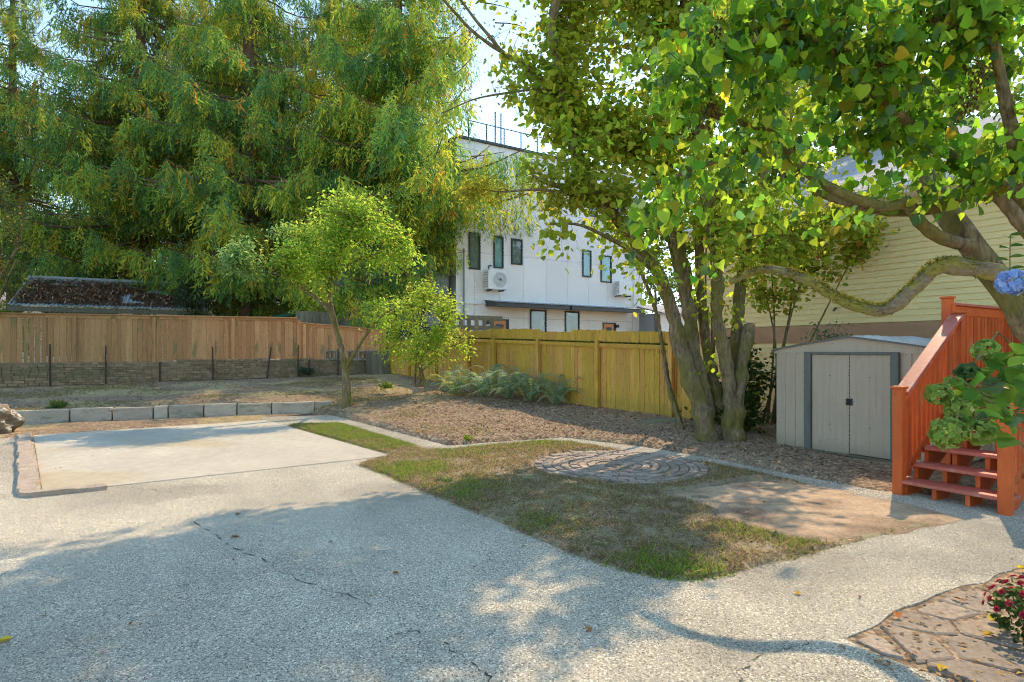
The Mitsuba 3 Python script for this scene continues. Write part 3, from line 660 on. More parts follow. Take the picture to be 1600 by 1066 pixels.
# ================================================================ red stairs and landing
P0, SBd, STd = np.array([4.30, 6.54]), np.array([.845, .535]), np.array([.535, -.845])
UB, UT = np.array([*SBd, 0]), np.array([*STd, 0]); LZ, RUN, RIS, WID = 1.155, 0.25, 0.165, 0.95
def st(s, t, z): return np.array([*(P0 + SBd * s + STd * t), z])
ST = thing('red_stairs', 'red stained wooden steps with railings rising to a small landing', 'stairs')
def rb(nm, c, ax, ay, az, hx, hy, hz, b=.005, m='red_stain', par=None):
    v, f = cbox(c, ax, ay, az, hx, hy, hz, b) if b else box(c, ax, ay, az, hx, hy, hz)
    return put(nm, (v, f), m, par or ST, uv=wuv(v, RNG.random()))
for i in range(6):
    rb('tread', st(RUN * i + .10, WID / 2, RIS * (i + 1) - .02), UT, UB, Z3, WID / 2 + (.045 if i == 0 else -.05), .148, .019, .006, 'red_deck_paint')
sl = unit(UB * RUN + Z3 * RIS)
for t_ in (.05, .33, .63, .92):
    n = 6; pts = []
    for i in range(n):
        pts += [(RUN * i + .02, -.03 if i == 0 else RIS * i - .042), (RUN * i + .02, RIS * (i + 1) - .041)]
    pts += [(RUN * 6, RIS * 6 - .041), (RUN * 6, RIS * 6 - .33), (RUN * 1.1, -.03)]
    ex = trimesh.creation.extrude_polygon(sg.Polygon(pts), .042, engine='earcut'); q = np.array(ex.vertices)
    v = np.array([st(x, t_ - .021 + w, y) for x, y, w in q]); put('stringer', (v, ex.faces[:, ::-1]), 'red_stain', ST, uv=wuv(v, RNG.random()))
def newel(s, t, z0, z1, h=.052):
    k = rb('newel_post', st(s, t, (z0 + z1) / 2), UB, UT, Z3, h, h, (z1 - z0) / 2)
    rb('post_cap', st(s, t, z1 + .014), UB, UT, Z3, h + .014, h + .014, .014, .004, 'red_stain', k)
newel(0, 0, -.05, 1.17); newel(0, WID, -.05, 1.17)
newel(1.5, 0, .1, 2.05); newel(1.5, WID, .1, 2.05)
newel(1.52, -.125, -.05, 2.25); newel(3.4, -.125, -.05, 2.25); newel(3.4, WID + .35, -.05, 2.25)
for t_ in (0, WID):
    za, zb = 1.10, 2.01; a, b = st(.055, t_, za), st(1.45, t_, zb); ax = unit(b - a); up = unit(np.cross(ax, UT)); up = up if up[2] > 0 else -up
    L = np.linalg.norm(b - a)
    rb('handrail', (a + b) / 2 + up * .02, ax, UT, up, L / 2, .075, .019, .005, 'red_deck_paint')
    rb('under_rail', (a + b) / 2 - up * .05, ax, UT, up, L / 2 - .01, .019, .048, .004)
    a2, b2 = st(.055, t_, .20), st(1.45, t_, 1.12)
    rb('bottom_rail', (a2 + b2) / 2, unit(b2 - a2), UT, up, L / 2 - .01, .018, .040, .004)
    for i in range(12):
        s_ = .105 + .113 * i
        zt = za + (zb - za) * (s_ - .055) / 1.395 - .05; zb_ = .20 + .66 * (s_ - .055) - (.12 if True else 0)
        rb('baluster', st(s_, t_, (zt + zb_) / 2), UB, UT, Z3, .037, .012, (zt - zb_) / 2, 0)
# landing: deck boards, skirt and its level railing
for i in range(13):
    rb('deck_board', st(1.56 + .145 * i, (WID + .22) / 2 + .0, LZ - .018), UT, UB, Z3, (WID + .42) / 2, .069, .018, .004, 'red_deck_paint')
rb('joist', st(2.45, -.10, LZ - .12), UB, UT, Z3, .92, .02, .08); rb('joist', st(2.45, WID + .30, LZ - .12), UB, UT, Z3, .92, .02, .08)
rb('landing_rail', st(2.46, -.125, 2.185), UB, UT, Z3, .885, .05, .018, .005, 'red_deck_paint')
rb('landing_rail', st(2.46, -.125, 2.105), UB, UT, Z3, .885, .02, .06, .004)
rb('landing_rail', st(2.46, -.125, LZ + .10), UB, UT, Z3, .885, .02, .045, .004)
rb('landing_rail', st(3.4, .58, 2.185), UT, UB, Z3, .65, .05, .018, .005, 'red_deck_paint')
rb('landing_rail', st(3.4, .58, LZ + .10), UT, UB, Z3, .65, .02, .045, .004)
rb('landing_rail', st(1.51, -.062, 2.12), UT, UB, Z3, .02, .02, .05, .004)
for i in range(16):
    rb('landing_baluster', st(1.625 + .115 * i, -.125, 1.64), UB, UT, Z3, .043, .012, .44, 0)
for i in range(10):
    rb('landing_baluster', st(3.4, .0 + .128 * i, 1.64), UT, UB, Z3, .046, .012, .52, 0)

# ================================================================ yellow clapboard house on the right
HS = thing('yellow_house', 'yellow clapboard house with a brown band and grey shingle roof, right', 'house')
HB = 12.2                                                       # its wall: the plane p . B = 12.2
def hp(a, out=0.0, z=0.0): return np.array([*(A2 * a + B2 * (HB - out)), z])
HA0, HA1 = -3.0, 10.1
v, f = box(hp((HA0 + HA1) / 2, -3.0, 2.28), A3, B3, Z3, (HA1 - HA0) / 2 - .02, 2.97, 2.26)
put('wall_core', (v, f), 'yellow_siding', HS)
def course(z, h, o=.012):
    v = np.array([hp(a, q, zz) for a in (HA0, HA1) for q, zz in ((.004, z + h + .012), (.010, z + h), (o + .020, z), (.002, z))])
    return v, np.array([[0, 4, 5, 1], [1, 5, 6, 2], [2, 6, 7, 3], [0, 1, 2, 3], [7, 6, 5, 4]])
z = 0.15
while z < 1.70:
    put('clapboard', course(z, .107), 'yellow_siding', HS, uv=wuv(np.zeros((8, 3)), .4)); z += .107
v, f = box(hp((HA0 + HA1) / 2, .012, 1.935), A3, B3, Z3, (HA1 - HA0) / 2, .024, .185)
put('trim_band', (v, f), 'brown_trim', HS)
z = 2.135
while z < 4.38:
    put('clapboard', course(z, .112), 'yellow_siding', HS, uv=wuv(np.zeros((8, 3)), .4)); z += .112
v, f = cbox(hp(HA1 + .03, .01, 2.28), A3, B3, Z3, .045, .05, 2.15)
put('corner_board', (v, f), 'yellow_siding', HS)
rf_ = key(HS + '__roof')
v, f = box(hp((HA0 + HA1) / 2, .22, 4.45), A3, B3, Z3, (HA1 - HA0) / 2 + .3, .26, .012); put('soffit', (v, f), 'white_metal', rf_)
v, f = box(hp((HA0 + HA1) / 2, .495, 4.52), A3, B3, Z3, (HA1 - HA0) / 2 + .3, .012, .085); put('fascia', (v, f), 'white_metal', rf_)
v, f = tube(np.array([hp(HA0 - .3, .56, 4.55), hp(HA1 + .3, .56, 4.55)]), .055, 10); put('gutter', (v, f), 'white_metal', rf_, smooth=60)
sl_ = unit(-B3 * -1 * 1.0 + Z3 * .42); sn = unit(np.cross(A3, sl_)); sn = sn if sn[2] > 0 else -sn
cols = []
for r in range(22):
    z0 = 4.61 + .42 * .145 * r * .92; o = .55 - .145 * r * .92
    q = 0.0
    cpos = hp((HA0 + HA1) / 2, o - .07, z0 + .035 + .006)
    v, f = box(cpos, A3, sl_, unit(sn + sl_ * -.05), (HA1 - HA0) / 2 + .3, .085, .008)
    put('shingle_course', (v, f), 'roof_shingle', rf_, uv=wuv(v, RNG.random()))
v, f = box(hp((HA0 + HA1) / 2, -4.9, 4.61 + .42 * 5.45 - .02), A3, sl_, sn, (HA1 - HA0) / 2 + .3, 2.8, .01)
put('upper_slope', (v, f), 'roof_shingle', rf_, uv=wuv(v, .5))
v, f = tube(np.array([hp(6.6, .03, 2.46), hp(6.6, .07, 2.455), hp(6.62, .10, 2.40)]), .022, 8)
put('hose_tap', (v, f), 'dark_metal', HS, smooth=60)
v, f = tube(np.array([hp(2.4, .05, 1.2), hp(2.5, .12, 1.7), hp(2.62, .22, 2.02)]), .035, 8)
k = put('dark_pipe', (v, f), 'dark_metal', smooth=60); tag(k, 'short dark vent pipe rising behind the shed beside the stair rail', 'pipe')

# ================================================================ white building beyond the fence
WO = np.array([-2.62, 27.7]); WU, WV = B2, A2                       # along the front, and away from us
WU3, WV3 = B3, A3
def wp(t, d=0.0, z=0.0): return np.array([*(WO + WU * t + WV * d), z])
WB = thing('white_townhouse', 'white panelled three storey building with black windows and rooftop railing', 'building')
ZG, ZR, WL = 0.6, 11.62, 12.2
v, f = box(wp(WL / 2, 4.5, (ZG + ZR) / 2), WU3, WV3, Z3, WL / 2 - .002, 4.44, (ZR - ZG) / 2); put('wall', (v, f), 'joint_grey', WB)
wins = [(0.67, 1.31, 5.46, 7.24, 'room_dark'), (2.05, 2.62, 5.62, 7.20, 'room_blind'), (3.08, 3.75, 5.88, 7.17, 'room_dark'), (7.65, 8.27, 5.56, 7.02, 'room_blind'), (8.95, 9.75, 5.35, 6.85, 'room_blind'),
        (3.37, 3.86, 10.0, 11.05, 'room_dark'), (2.16, 2.5, 8.55, 9.9, 'room_dark'), (8.1, 8.7, 8.9, 10.6, 'room_dark'), (10.2, 10.8, 8.9, 10.6, 'room_dark'),
        (4.22, 5.24, 2.0, 3.66, 'room_dark'), (6.46, 7.44, 2.0, 3.66, 'room_dark')]
xs = [0, .98, 2.40, 3.82, 5.24, 6.66, 8.08, 9.5, 10.9, WL]; zsn = [ZG, 3.2, 3.85, 6.30, 8.75, 11.2, ZR]
holes = [sg.box(a, c, b, d) for a, b, c, d, _ in wins]
for i in range(len(xs) - 1):
    for j in range(len(zsn) - 1):
        pl = sg.box(xs[i] + .008, zsn[j] + .008, xs[i + 1] - .008, zsn[j + 1] - .008)
        for h in holes: pl = pl.difference(h)
        for g_ in getattr(pl, 'geoms', [pl]):
            if g_.area < .01: continue
            ex = trimesh.creation.extrude_polygon(g_, .02, engine='earcut'); q = np.array(ex.vertices)
            v = np.array([wp(x, .06 - .02 * (y2 / .02) * 1.0, y) for x, y, y2 in q])
            put('wall_panel', (v, ex.faces), 'white_panel', WB, uv=wuv(v, RNG.random()))
for a, b, c, d, room in wins:
    w = key(WB + '__window')
    fr_ = [box(wp((a + b) / 2, .03, z), WU3, WV3, Z3, (b - a) / 2, .045, .035) for z in (c + .035, d - .035)] + [box(wp(x, .03, (c + d) / 2), WU3, WV3, Z3, .035, .0449, (d - c) / 2 - .07) for x in (a + .035, b - .035)]
    put('frame', merge(fr_), 'black_plastic', w)
    v = np.array([wp(a + .06, .028, c + .06), wp(b - .06, .028, c + .06), wp(b - .06, .028, d - .06), wp(a + .06, .028, d - .06)])
    put('pane', (v, np.array([[0, 1, 2, 3]])), 'pane_glass', w)
    v = v + np.array([*(WV * .028), 0]); put('interior', (v, np.array([[0, 1, 2, 3]])), room, w)
def wbox(nm, t0, t1, d0, d1, z0, z1, m, par, **kw):
    v, f = box(wp((t0 + t1) / 2, (d0 + d1) / 2, (z0 + z1) / 2), WU3, WV3, Z3, (t1 - t0) / 2, (d1 - d0) / 2, (z1 - z0) / 2); return put(nm, (v, f), m, par, **kw)
for t0 in (2.02, 9.15):
    dk = key(WB + '__door')
    wbox('frame', t0 - .05, t0 + .92, .0, .035, .9, 3.12, 'black_plastic', dk)
    wbox('leaf', t0, t0 + .72, -.02, .0, .9, 3.05, 'orange_door', dk)
    wbox('pane', t0 + .13, t0 + .58, -.026, -.0205, 1.2, 2.86, 'dark_metal', dk)
for t0, t1 in ((1.60, 5.98), (6.12, 11.0)):
    cn = key(WB + '__canopy')
    v = np.array([wp(t, d, z) for t in (t0, t1) for d, z in ((.03, 4.02), (-1.0, 3.86), (-1.0, 3.66), (.03, 3.72))])
    put('canopy_body', (v, np.array([[0, 4, 5, 1], [1, 5, 6, 2], [2, 6, 7, 3], [0, 1, 2, 3], [7, 6, 5, 4]])), 'dark_metal', cn)
    v = np.array([wp(t, d, z) for t in (t0 - .05, t1 + .05) for d, z in ((.03, 4.03), (-1.06, 3.868))]); put('canopy_sheet', (v, np.array([[0, 2, 3, 1]])), 'grey_panel', cn)
wbox('string_course', .02, WL, -.05, .035, 3.80, 3.86, 'white_metal', WB)
wbox('coping', -.06, WL + .06, -.1, 9.1, ZR, ZR + .1, 'dark_metal', WB)
for t0 in (1.55, 10.0): wbox('wall_lamp', t0, t0 + .2, -.12, .035, 2.85, 3.02, 'black_plastic', WB)
for t0 in (.38, 11.4):
    v, f = tube(np.array([wp(t0, -.05, ZG), wp(t0, -.05, 6.4)]), .05, 8); put('downpipe', (v, f), 'white_metal' if t0 > 5 else 'joint_grey', WB, smooth=60)
rl = key(WB + '__rooftop_railing')
for t0 in np.arange(1.3, 8, 1.05):
    v, f = box(wp(t0, 1.2, ZR + .75), WU3, WV3, Z3, .022, .022, .7); put('railing_post', (v, f), 'dark_metal', rl)
v, f = box(wp(4.4, 1.2, ZR + 1.45), WU3, WV3, Z3, 3.2, .02, .018); put('top_rail', (v, f), 'dark_metal', rl)
for q in range(9):
    v, f = tube(np.array([wp(1.2, 1.2, ZR + .15 + .14 * q), wp(7.6, 1.2, ZR + .15 + .14 * q)]), .006, 4); put('cable', (v, f), 'dark_metal', rl)
for t0 in (3.1, 3.45):
    v, f = tube(np.array([wp(t0, 1.6, ZR), wp(t0, 1.6, ZR + 2.4)]), .035, 6); put('roof_pole', (v, f), 'dark_metal', WB)
wbox('roof_hatch', 2.2, 3.9, 1.6, 3.6, ZR + .1, ZR + .45, 'orange_door', WB)
# air conditioner on its bracket
AC = thing('heat_pump', 'white outdoor heat pump with round fan grille hung on the white wall', 'air conditioner')
acx, acz = 2.02, 4.98
v, f = cbox(wp(acx, -.26, acz), WU3, WV3, Z3, .55, .20, .46, .02); put('casing', (v, f), 'white_metal', AC)
fan = [trimesh.creation.annulus(.28 + .0, .40, .03)]
def acput(nm, mesh, m, d):
    q = np.array(mesh.vertices); v = np.array([wp(acx + .12 + x, d - z, acz + .02 + y) for x, y, z in q]); return put(nm, (v, mesh.faces[:, ::-1]), m, AC)
acput('fan_opening', trimesh.creation.cylinder(.36, .01), 'joint_grey', -.466)
acput('grille', trimesh.util.concatenate([trimesh.creation.annulus(r - .012, r + .012, .012) for r in (.08, .15, .22, .29, .36)]), 'white_metal', -.48)
acput('fan_hub', trimesh.creation.cylinder(.07, .02), 'dark_metal', -.485)
bl_ = []
for i in range(16):
    b_ = trimesh.creation.box((.28, .01, .01)); b_.apply_translation((.21, 0, 0)); b_.apply_transform(trimesh.transformations.rotation_matrix(i * math.pi / 8, (0, 0, 1))); bl_.append(b_)
acput('fan_spoke', trimesh.util.concatenate(bl_), 'white_metal', -.478)
for q in range(9):
    v, f = box(wp(acx - .556, -.26, acz - .34 + .085 * q), WU3, WV3, Z3, .006, .17, .018); put('side_louvre', (v, f), 'joint_grey', AC)
for o in (-.35, .35): put('bracket', box(wp(acx + o, -.22, acz - .495), WU3, WV3, Z3, .03, .24, .03), 'dark_metal', AC)
v, f = tube(spline([wp(acx - .3, -.12, acz + .45), wp(acx - .3, -.08, acz + .7), wp(acx - .1, -.02, acz + .72)], 10), .03, 6); put('pipe', (v, f), 'dark_metal', AC)
wp2 = [(10.4, 5.05)]
for t0, z0 in wp2:
    A2k = thing('heat_pump', 'second white heat pump half hidden by leaves, right end of the white wall', 'air conditioner')
    v, f = cbox(wp(t0, -.26, z0), WU3, WV3, Z3, .5, .20, .40, .02); put('casing', (v, f), 'white_metal', A2k)
    for q in range(8):
        v, f = box(wp(t0 - .506, -.26, z0 - .28 + .08 * q), WU3, WV3, Z3, .006, .17, .018); put('side_louvre', (v, f), 'joint_grey', A2k)
    for o in (-.35, .35): put('bracket', box(wp(t0 + o, -.22, z0 - .435), WU3, WV3, Z3, .03, .24, .03), 'dark_metal', A2k)
# grey neighbour at its left and a small pale house at its right
GB = thing('grey_building', 'dark grey building wall just left of the white townhouse', 'building')
v, f = box(wp(-3.1, 5.0, 3.4), WU3, WV3, Z3, 2.9, 4.6, 2.9); put('wall', (v, f), 'grey_panel', GB)
v, f = box(wp(-3.1, 5.0, 6.36), WU3, WV3, Z3, 3.0, 4.7, .06); put('roof_edge', (v, f), 'dark_metal', GB)
PG = thing('garden_trellis', 'grey wooden pergola end with a beam on the left of the white building', 'pergola')
for q in range(6):
    v, f = box(wp(-1.5 + .38 * q, -2.6, 2.4), WU3, WV3, Z3, .09, .02, .55); put('slat', (v, f), 'grey_board', PG, uv=wuv(v, RNG.random()))
for z_, o in ((2.98, 0), (2.55, .05)):
    v, f = cbox(wp(-.5, -2.56 - .05 * o, z_), WU3, WV3, Z3, 1.45, .05, .10); put('beam', (v, f), 'grey_board', PG, uv=wuv(v, RNG.random()))
SHs = thing('pale_outbuilding', 'small pale vertical board outbuilding with low roof beyond the mossy fence', 'building')
for q in range(9):
    v, f = box(wp(12.1 + .42 * q, -1.6, 2.2), WU3, WV3, Z3, .20, .03, 1.45); put('wall_board', (v, f), 'white_panel', SHs, uv=wuv(v, RNG.random()))
v = np.array([wp(11.7, -2.0, 3.66), wp(16.2, -2.0, 3.66), wp(16.2, 1.2, 4.4), wp(11.7, 1.2, 4.4)]); put('roof', (np.vstack([v, v - Z3 * .08]), QB[:, ::-1]), 'roof_shingle', SHs, uv=wuv(np.zeros((8, 3)), .6))
v, f = box(wp(13.9, .3, 2.2), WU3, WV3, Z3, 2.0, 1.4, 1.45); put('body', (v, f), 'grey_panel', SHs)

# ================================================================ carport behind the left fence
CO = np.array([-18.6, 21.7])
def cp(t, d, z): return np.array([*(CO + np.array([.877, .48]) * t + np.array([-.48, .877]) * d), z])
CU, CV = np.array([.877, .48, 0]), np.array([-.48, .877, 0])
CP = thing('carport', 'open carport with corrugated roof covered in brown needles, behind the fence', 'carport')
def corr_sheet(t0, t1, d0, z0, d1, z1):
    n = int((t1 - t0) / .0175); t = np.linspace(t0, t1, n); h = .022 * np.sin(t / .14 * 2 * np.pi)
    v = np.array([cp(a, d, z + q) for a, q in zip(t, h) for d, z in ((d0, z0), (d1, z1))]); k = np.arange(n - 1) * 2
    return v, np.column_stack([k, k + 2, k + 3, k + 1])
for q in range(8):
    put('roof_sheet', corr_sheet(.82 * q, .82 * q + .84, -.0, 3.27 + .003 * (q % 2), 3.3, 4.62 + .003 * (q % 2)), 'corrugated', CP, smooth=True)
for q in range(8):
    put('roof_sheet', corr_sheet(.82 * q, .82 * q + .84, 3.25, 4.62 + .003 * (q % 2), 5.6, 3.9), 'corrugated', CP, smooth=True)
v, f = tube(np.array([cp(0, 3.28, 4.66), cp(6.6, 3.28, 4.66)]), .07, 8); put('ridge', (v, f), 'corrugated', CP)
n = 26000; t = RNG.uniform(.1, 6.3, n); d = RNG.beta(1.6, 1.9, n) * 3.1 + .1
ok = meshkit.noise(np.stack([t * 1.1, d * 1.6, t * 0], -1)) > .10 + .5 * np.maximum(0, t - 5.2); t, d = t[ok], d[ok]
pos = np.array([cp(a, b, 3.27 + 1.35 * b / 3.3) for a, b in zip(t, d)]) + np.column_stack([t * 0, t * 0, RNG.uniform(.02, .06, len(t))])
mv, mc = scatter([(-.5, 0, 0), (.5, 0, 0), (.5, 1, 0), (-.5, 1, 0)], [(0, 1, 2), (0, 2, 3)], pos, unit(rand_dir(len(t), .25) + CV * .1), np.tile([0, 0, 1.0], (len(t), 1)) + rand_dir(len(t)) * .2, np.column_stack([RNG.uniform(.02, .05, len(t)), RNG.uniform(.06, .16, len(t)), np.ones(len(t))]), palette(len(t), [(.26, .165, .105), (.38, .25, .16), (.52, .37, .24)], [2, 2, .7]))
put('needle_litter', mv, 'litter', CP, color=mc, kind='stuff')
for nm, d0, z_ in (('eave_beam', .06, 3.14), ('far_beam', 5.3, 3.85)):
    v, f = box(cp(3.3, d0, z_), CU, CV, Z3, 3.3, .05, .09); put(nm, (v, f), 'grey_board', CP, uv=wuv(v, .4))
for a in (1.05, 3.35, 4.3, 4.65, 5.5, 5.85, 6.5):
    v, f = box(cp(a, .1, 1.75), CU, CV, Z3, .055, .05, 1.3); put('post', (v, f), 'grey_board', CP, uv=wuv(v, RNG.random()))
for q in range(15):
    v, f = box(cp(1.15 + .15 * q, .14, 2.2), CU, CV, Z3, .07, .012, .85); put('wall_board', (v, f), 'grey_board', CP, uv=wuv(v, RNG.random()))
HB2 = thing('distant_pale_house', 'pale house wall and grey roof glimpsed through the open carport', 'house')
v, f = box((-25.5, 41, 2.4), CU, CV, Z3, 8, 3, 2.2); put('wall', (v, f), 'white_panel', HB2, uv=wuv(v, .3))
v = np.array([np.array([-25.5, 41, 0]) + CU * a + CV * b + Z3 * c for a, b, c in ((-8.4, -3.4, 4.5), (8.4, -3.4, 4.5), (8.4, 0, 6.0), (-8.4, 0, 6.0), (8.4, 3.4, 4.5), (-8.4, 3.4, 4.5))]); put('roof', (v, np.array([[0, 1, 2, 3], [3, 2, 4, 5]])), 'roof_shingle', HB2, uv=wuv(v, .5))
# weathered panel and tarp behind the step of the fence
WPn = thing('weathered_panel', 'weathered grey board screen standing behind the step in the cedar fence', 'panel')
for q in range(9):
    v, f = box(lf(12.35 + .155 * q, -.75, 2.45), D3, N3, Z3, .074, .012, .62 + RNG.uniform(-.02, .02)); put('board', (v, f), 'grey_board', WPn, uv=wuv(v, RNG.random()))
v, f = box(lf(13.0, -.79, 2.75), D3, N3, Z3, .72, .02, .05); put('rail', (v, f), 'grey_board', WPn, uv=wuv(v, .3))
g1 = np.linspace(0, 1, 14); TX, TY = np.meshgrid(g1, g1, indexing='ij')
tv = np.array([lf(10.6 + 1.7 * a, -.9 - 1.6 * b, 2.62 + .34 * a + .10 * b - .22 * math.sin(a * math.pi) * .3 + .05 * meshkit.noise(np.array([a * 4, b * 4, 0]))) for a, b in zip(TX.ravel(), TY.ravel())])
i, j = np.meshgrid(np.arange(13), np.arange(13), indexing='ij'); kq = (i * 14 + j).ravel()
k = put('green_tarp', (np.vstack([tv, tv - Z3 * .01]), np.vstack([np.column_stack([kq, kq + 14, kq + 15, kq + 1]), np.column_stack([kq, kq + 1, kq + 15, kq + 14]) + 196])), 'tarp'); tag(k, 'dark green tarpaulin stretched beside the weathered panel behind the fence', 'tarpaulin')
for q in range(2):
    v, f = box(lf(10.65 + 1.55 * q, -.95, 1.9), D3, N3, Z3, .04, .04, .74 + .14 * q); put('pole', (v, f), 'grey_board', k, uv=wuv(v, .3))

# ================================================================ boulder, log
ic = trimesh.creation.icosphere(4); bv = np.array(ic.vertices)
bv = bv * (1 + .55 * (meshkit.noise(bv * 1.3 + 5) - .5) + .22 * (meshkit.noise(bv * 3.7 + 2) - .5) + .07 * (meshkit.noise(bv * 11) - .5))[:, None]
def rockc(p, n, uv):
    a = fbm(p.x * 9, p.y * 9, p.z * 9, 4); l = ss(.5, .62, fbm(p.x * 14 + 3, p.y * 14, p.z * 14, 3) + .1 * n.z)
    return mix(mix((.11, .08, .05), (.24, .185, .125), a), (.52, .52, .47), .7 * l * ss(.1, .5, n.z))
mat('boulder_rock', rockc, .9, lambda p, n, uv: fbm(p.x * 25, p.y * 25, p.z * 25, 4), .02, 3e-3)
k = put('boulder', (bv * [.52, .42, .36] + [-9.88, 11.05, .25], ic.faces), 'boulder_rock', smooth=True); tag(k, 'big lichen spotted boulder at the left end of the block edging', 'boulder')
lp = spline([(2.45, 11.55, .16), (2.75, 11.45, .17), (3.15, 11.32, .22)], 16)
v, f = tube(lp, np.interp(np.linspace(0, 1, 16), [0, .5, 1], [.05, .085, .10]), 12, .25, 3)
k = put('log', (v, f), 'grey_board', smooth=50); tag(k, 'short grey weathered log lying by the foot of the mossy fence', 'log')

# ================================================================ plants: how a tree is made
L_OVAL = ([(0, 0, 0), (-.30, .22, .05), (-.42, .52, .07), (-.24, .82, .03), (0, 1.0, -.06), (.24, .82, .03), (.42, .52, .07), (.30, .22, .05), (0, .5, -.02)],
          [(0, 8, 1), (1, 8, 2), (2, 8, 3), (3, 8, 4), (4, 8, 5), (5, 8, 6), (6, 8, 7), (7, 8, 0)])
L_SMALL = ([(0, 0, 0), (-.27, .45, .08), (0, 1, -.05), (.27, .45, .08)], [(0, 2, 1), (0, 3, 2)])
L_HEART = ([(0, .10, 0), (-.24, .0, .03), (-.45, .16, .09), (-.49, .40, .10), (-.36, .66, .05), (-.16, .86, -.03), (0, 1.05, -.14), (.16, .86, -.03), (.36, .66, .05), (.49, .40, .10), (.45, .16, .09), (.24, .0, .03), (0, .38, -.02), (0, .68, -.05)],
           [(0, 12, 1), (1, 12, 2), (2, 12, 3), (3, 12, 4), (4, 12, 13), (4, 13, 5), (5, 13, 6), (6, 13, 7), (7, 13, 8), (8, 13, 12), (8, 12, 9), (9, 12, 10), (10, 12, 11), (11, 12, 0)])

def limb(name, parent, pts, r0, r1, m, sides=10, n=None, bump=.18, flare=0):
    p = spline(pts, n or max(8, 5 * len(pts)))
    r = r0 + (r1 - r0) * np.linspace(0, 1, len(p)) ** .8
    if flare: r = r * (1 + flare * np.exp(-np.linalg.norm(p - p[0], axis=1) / .28))
    v, f = tube(p, r, sides, bump, int(abs(pts[0][0]) * 100) % 50)
    put(name, (v, f), m, parent, smooth=60)
    return p

def clusters(ells, dens, gap=.42, scale=.9, seed=0, shell=.35):
    """points in a union of ellipsoids (centre, radii, weight), thinned by noise so that the crown has holes"""
    out = []
    for c, r, w in ells:
        n = int(dens * w * r[0] * r[1] * r[2] * 4.19)
        p = rand_dir(n) * (RNG.uniform(shell, 1.0, n) ** (1 / 2.2))[:, None]
        out.append(np.asarray(c) + p * np.asarray(r))
    p = np.vstack(out)
    return p[meshkit.noise(p * scale + seed) > gap]

def twigs_and_leaves(par, skel, cl, nleaf, size, cols, wts, tmpl=L_OVAL, m_twig='bark', r=.010, sag=.06, droop=.55, reach=1.6, lname='foliage', leafmat='leaf', tint=None, jit=.14, spread=.10, tname='twigs', lastp=.25):
    q, idx = cKDTree(skel).query(cl); a = skel[idx]
    d = cl - a; L = np.linalg.norm(d, axis=1)
    near = L > reach
    a = np.where(near[:, None], cl - d / (L[:, None] + 1e-9) * reach, a)
    n, k = len(cl), 5
    t = np.linspace(0, 1, k)
    mid = (a + cl) / 2 + RNG.normal(0, .07, (n, 3)) * np.minimum(L, 1)[:, None] + [0, 0, sag]
    P = ((1 - t) ** 2)[None, :, None] * a[:, None] + (2 * t * (1 - t))[None, :, None] * mid[:, None] + (t ** 2)[None, :, None] * cl[:, None]
    R = np.linspace(1, .25, k)[None] * (r * np.clip(L, .35, 1.5))[:, None]
    if tname: put(tname, many_tubes(P, R, 4), m_twig, par, kind='stuff')
    tt = RNG.uniform(lastp, 1.05, (n, nleaf))
    base = ((1 - tt) ** 2)[..., None] * a[:, None] + (2 * tt * (1 - tt))[..., None] * mid[:, None] + (tt ** 2)[..., None] * cl[:, None]
    base = (base + RNG.normal(0, spread, base.shape)).reshape(-1, 3)
    N_ = len(base)
    tip = unit(rand_dir(N_, .5) + np.repeat(unit(cl - a), nleaf, 0) * .5 + [0, 0, -droop])
    nrm = unit(rand_dir(N_) * .75 + [0, 0, .8])
    col = palette(N_, cols, wts, jit)
    if tint is not None: col = tint(base, col)
    s = RNG.uniform(.5, 1.2, N_) * size
    s3 = np.column_stack([s * RNG.uniform(.75, 1.1, N_), s, s * RNG.uniform(-.6, 3.2, N_)])
    mesh, c = scatter(*tmpl, base, tip, nrm, s3, col)
    if lname: put(lname, mesh, leafmat, par, color=c, kind='stuff', smooth=True)
    return base, tip, nrm, s3, col

def xyz(c): return np.array(c, float)

GREEN_Y = [(.16, .27, .03), (.24, .34, .035), (.10, .19, .03), (.34, .36, .04), (.40, .30, .05)]

# ================================================================ big cedars behind the fence
def spray_template(seed, n=11):
    g = np.random.default_rng(seed); V, F = [], []
    for i in range(n):
        u = (i + .5) / n
        o = np.array([g.normal(0, .05), u * .9, -.12 * u * u])
        tip = o + np.array([g.normal(0, .13), g.uniform(.12, .30), g.normal(-.02, .07)])
        w = np.array([g.uniform(.014, .028), 0, g.normal(0, .012)]); mid = (o + tip) / 2 + g.normal(0, .02, 3)
        b = len(V); V += [o, mid - w, tip, mid + w]; F += [(b, b + 1, b + 2), (b, b + 2, b + 3)]
    return np.array(V), np.array(F)
SPR = [spray_template(s) for s in range(4)]

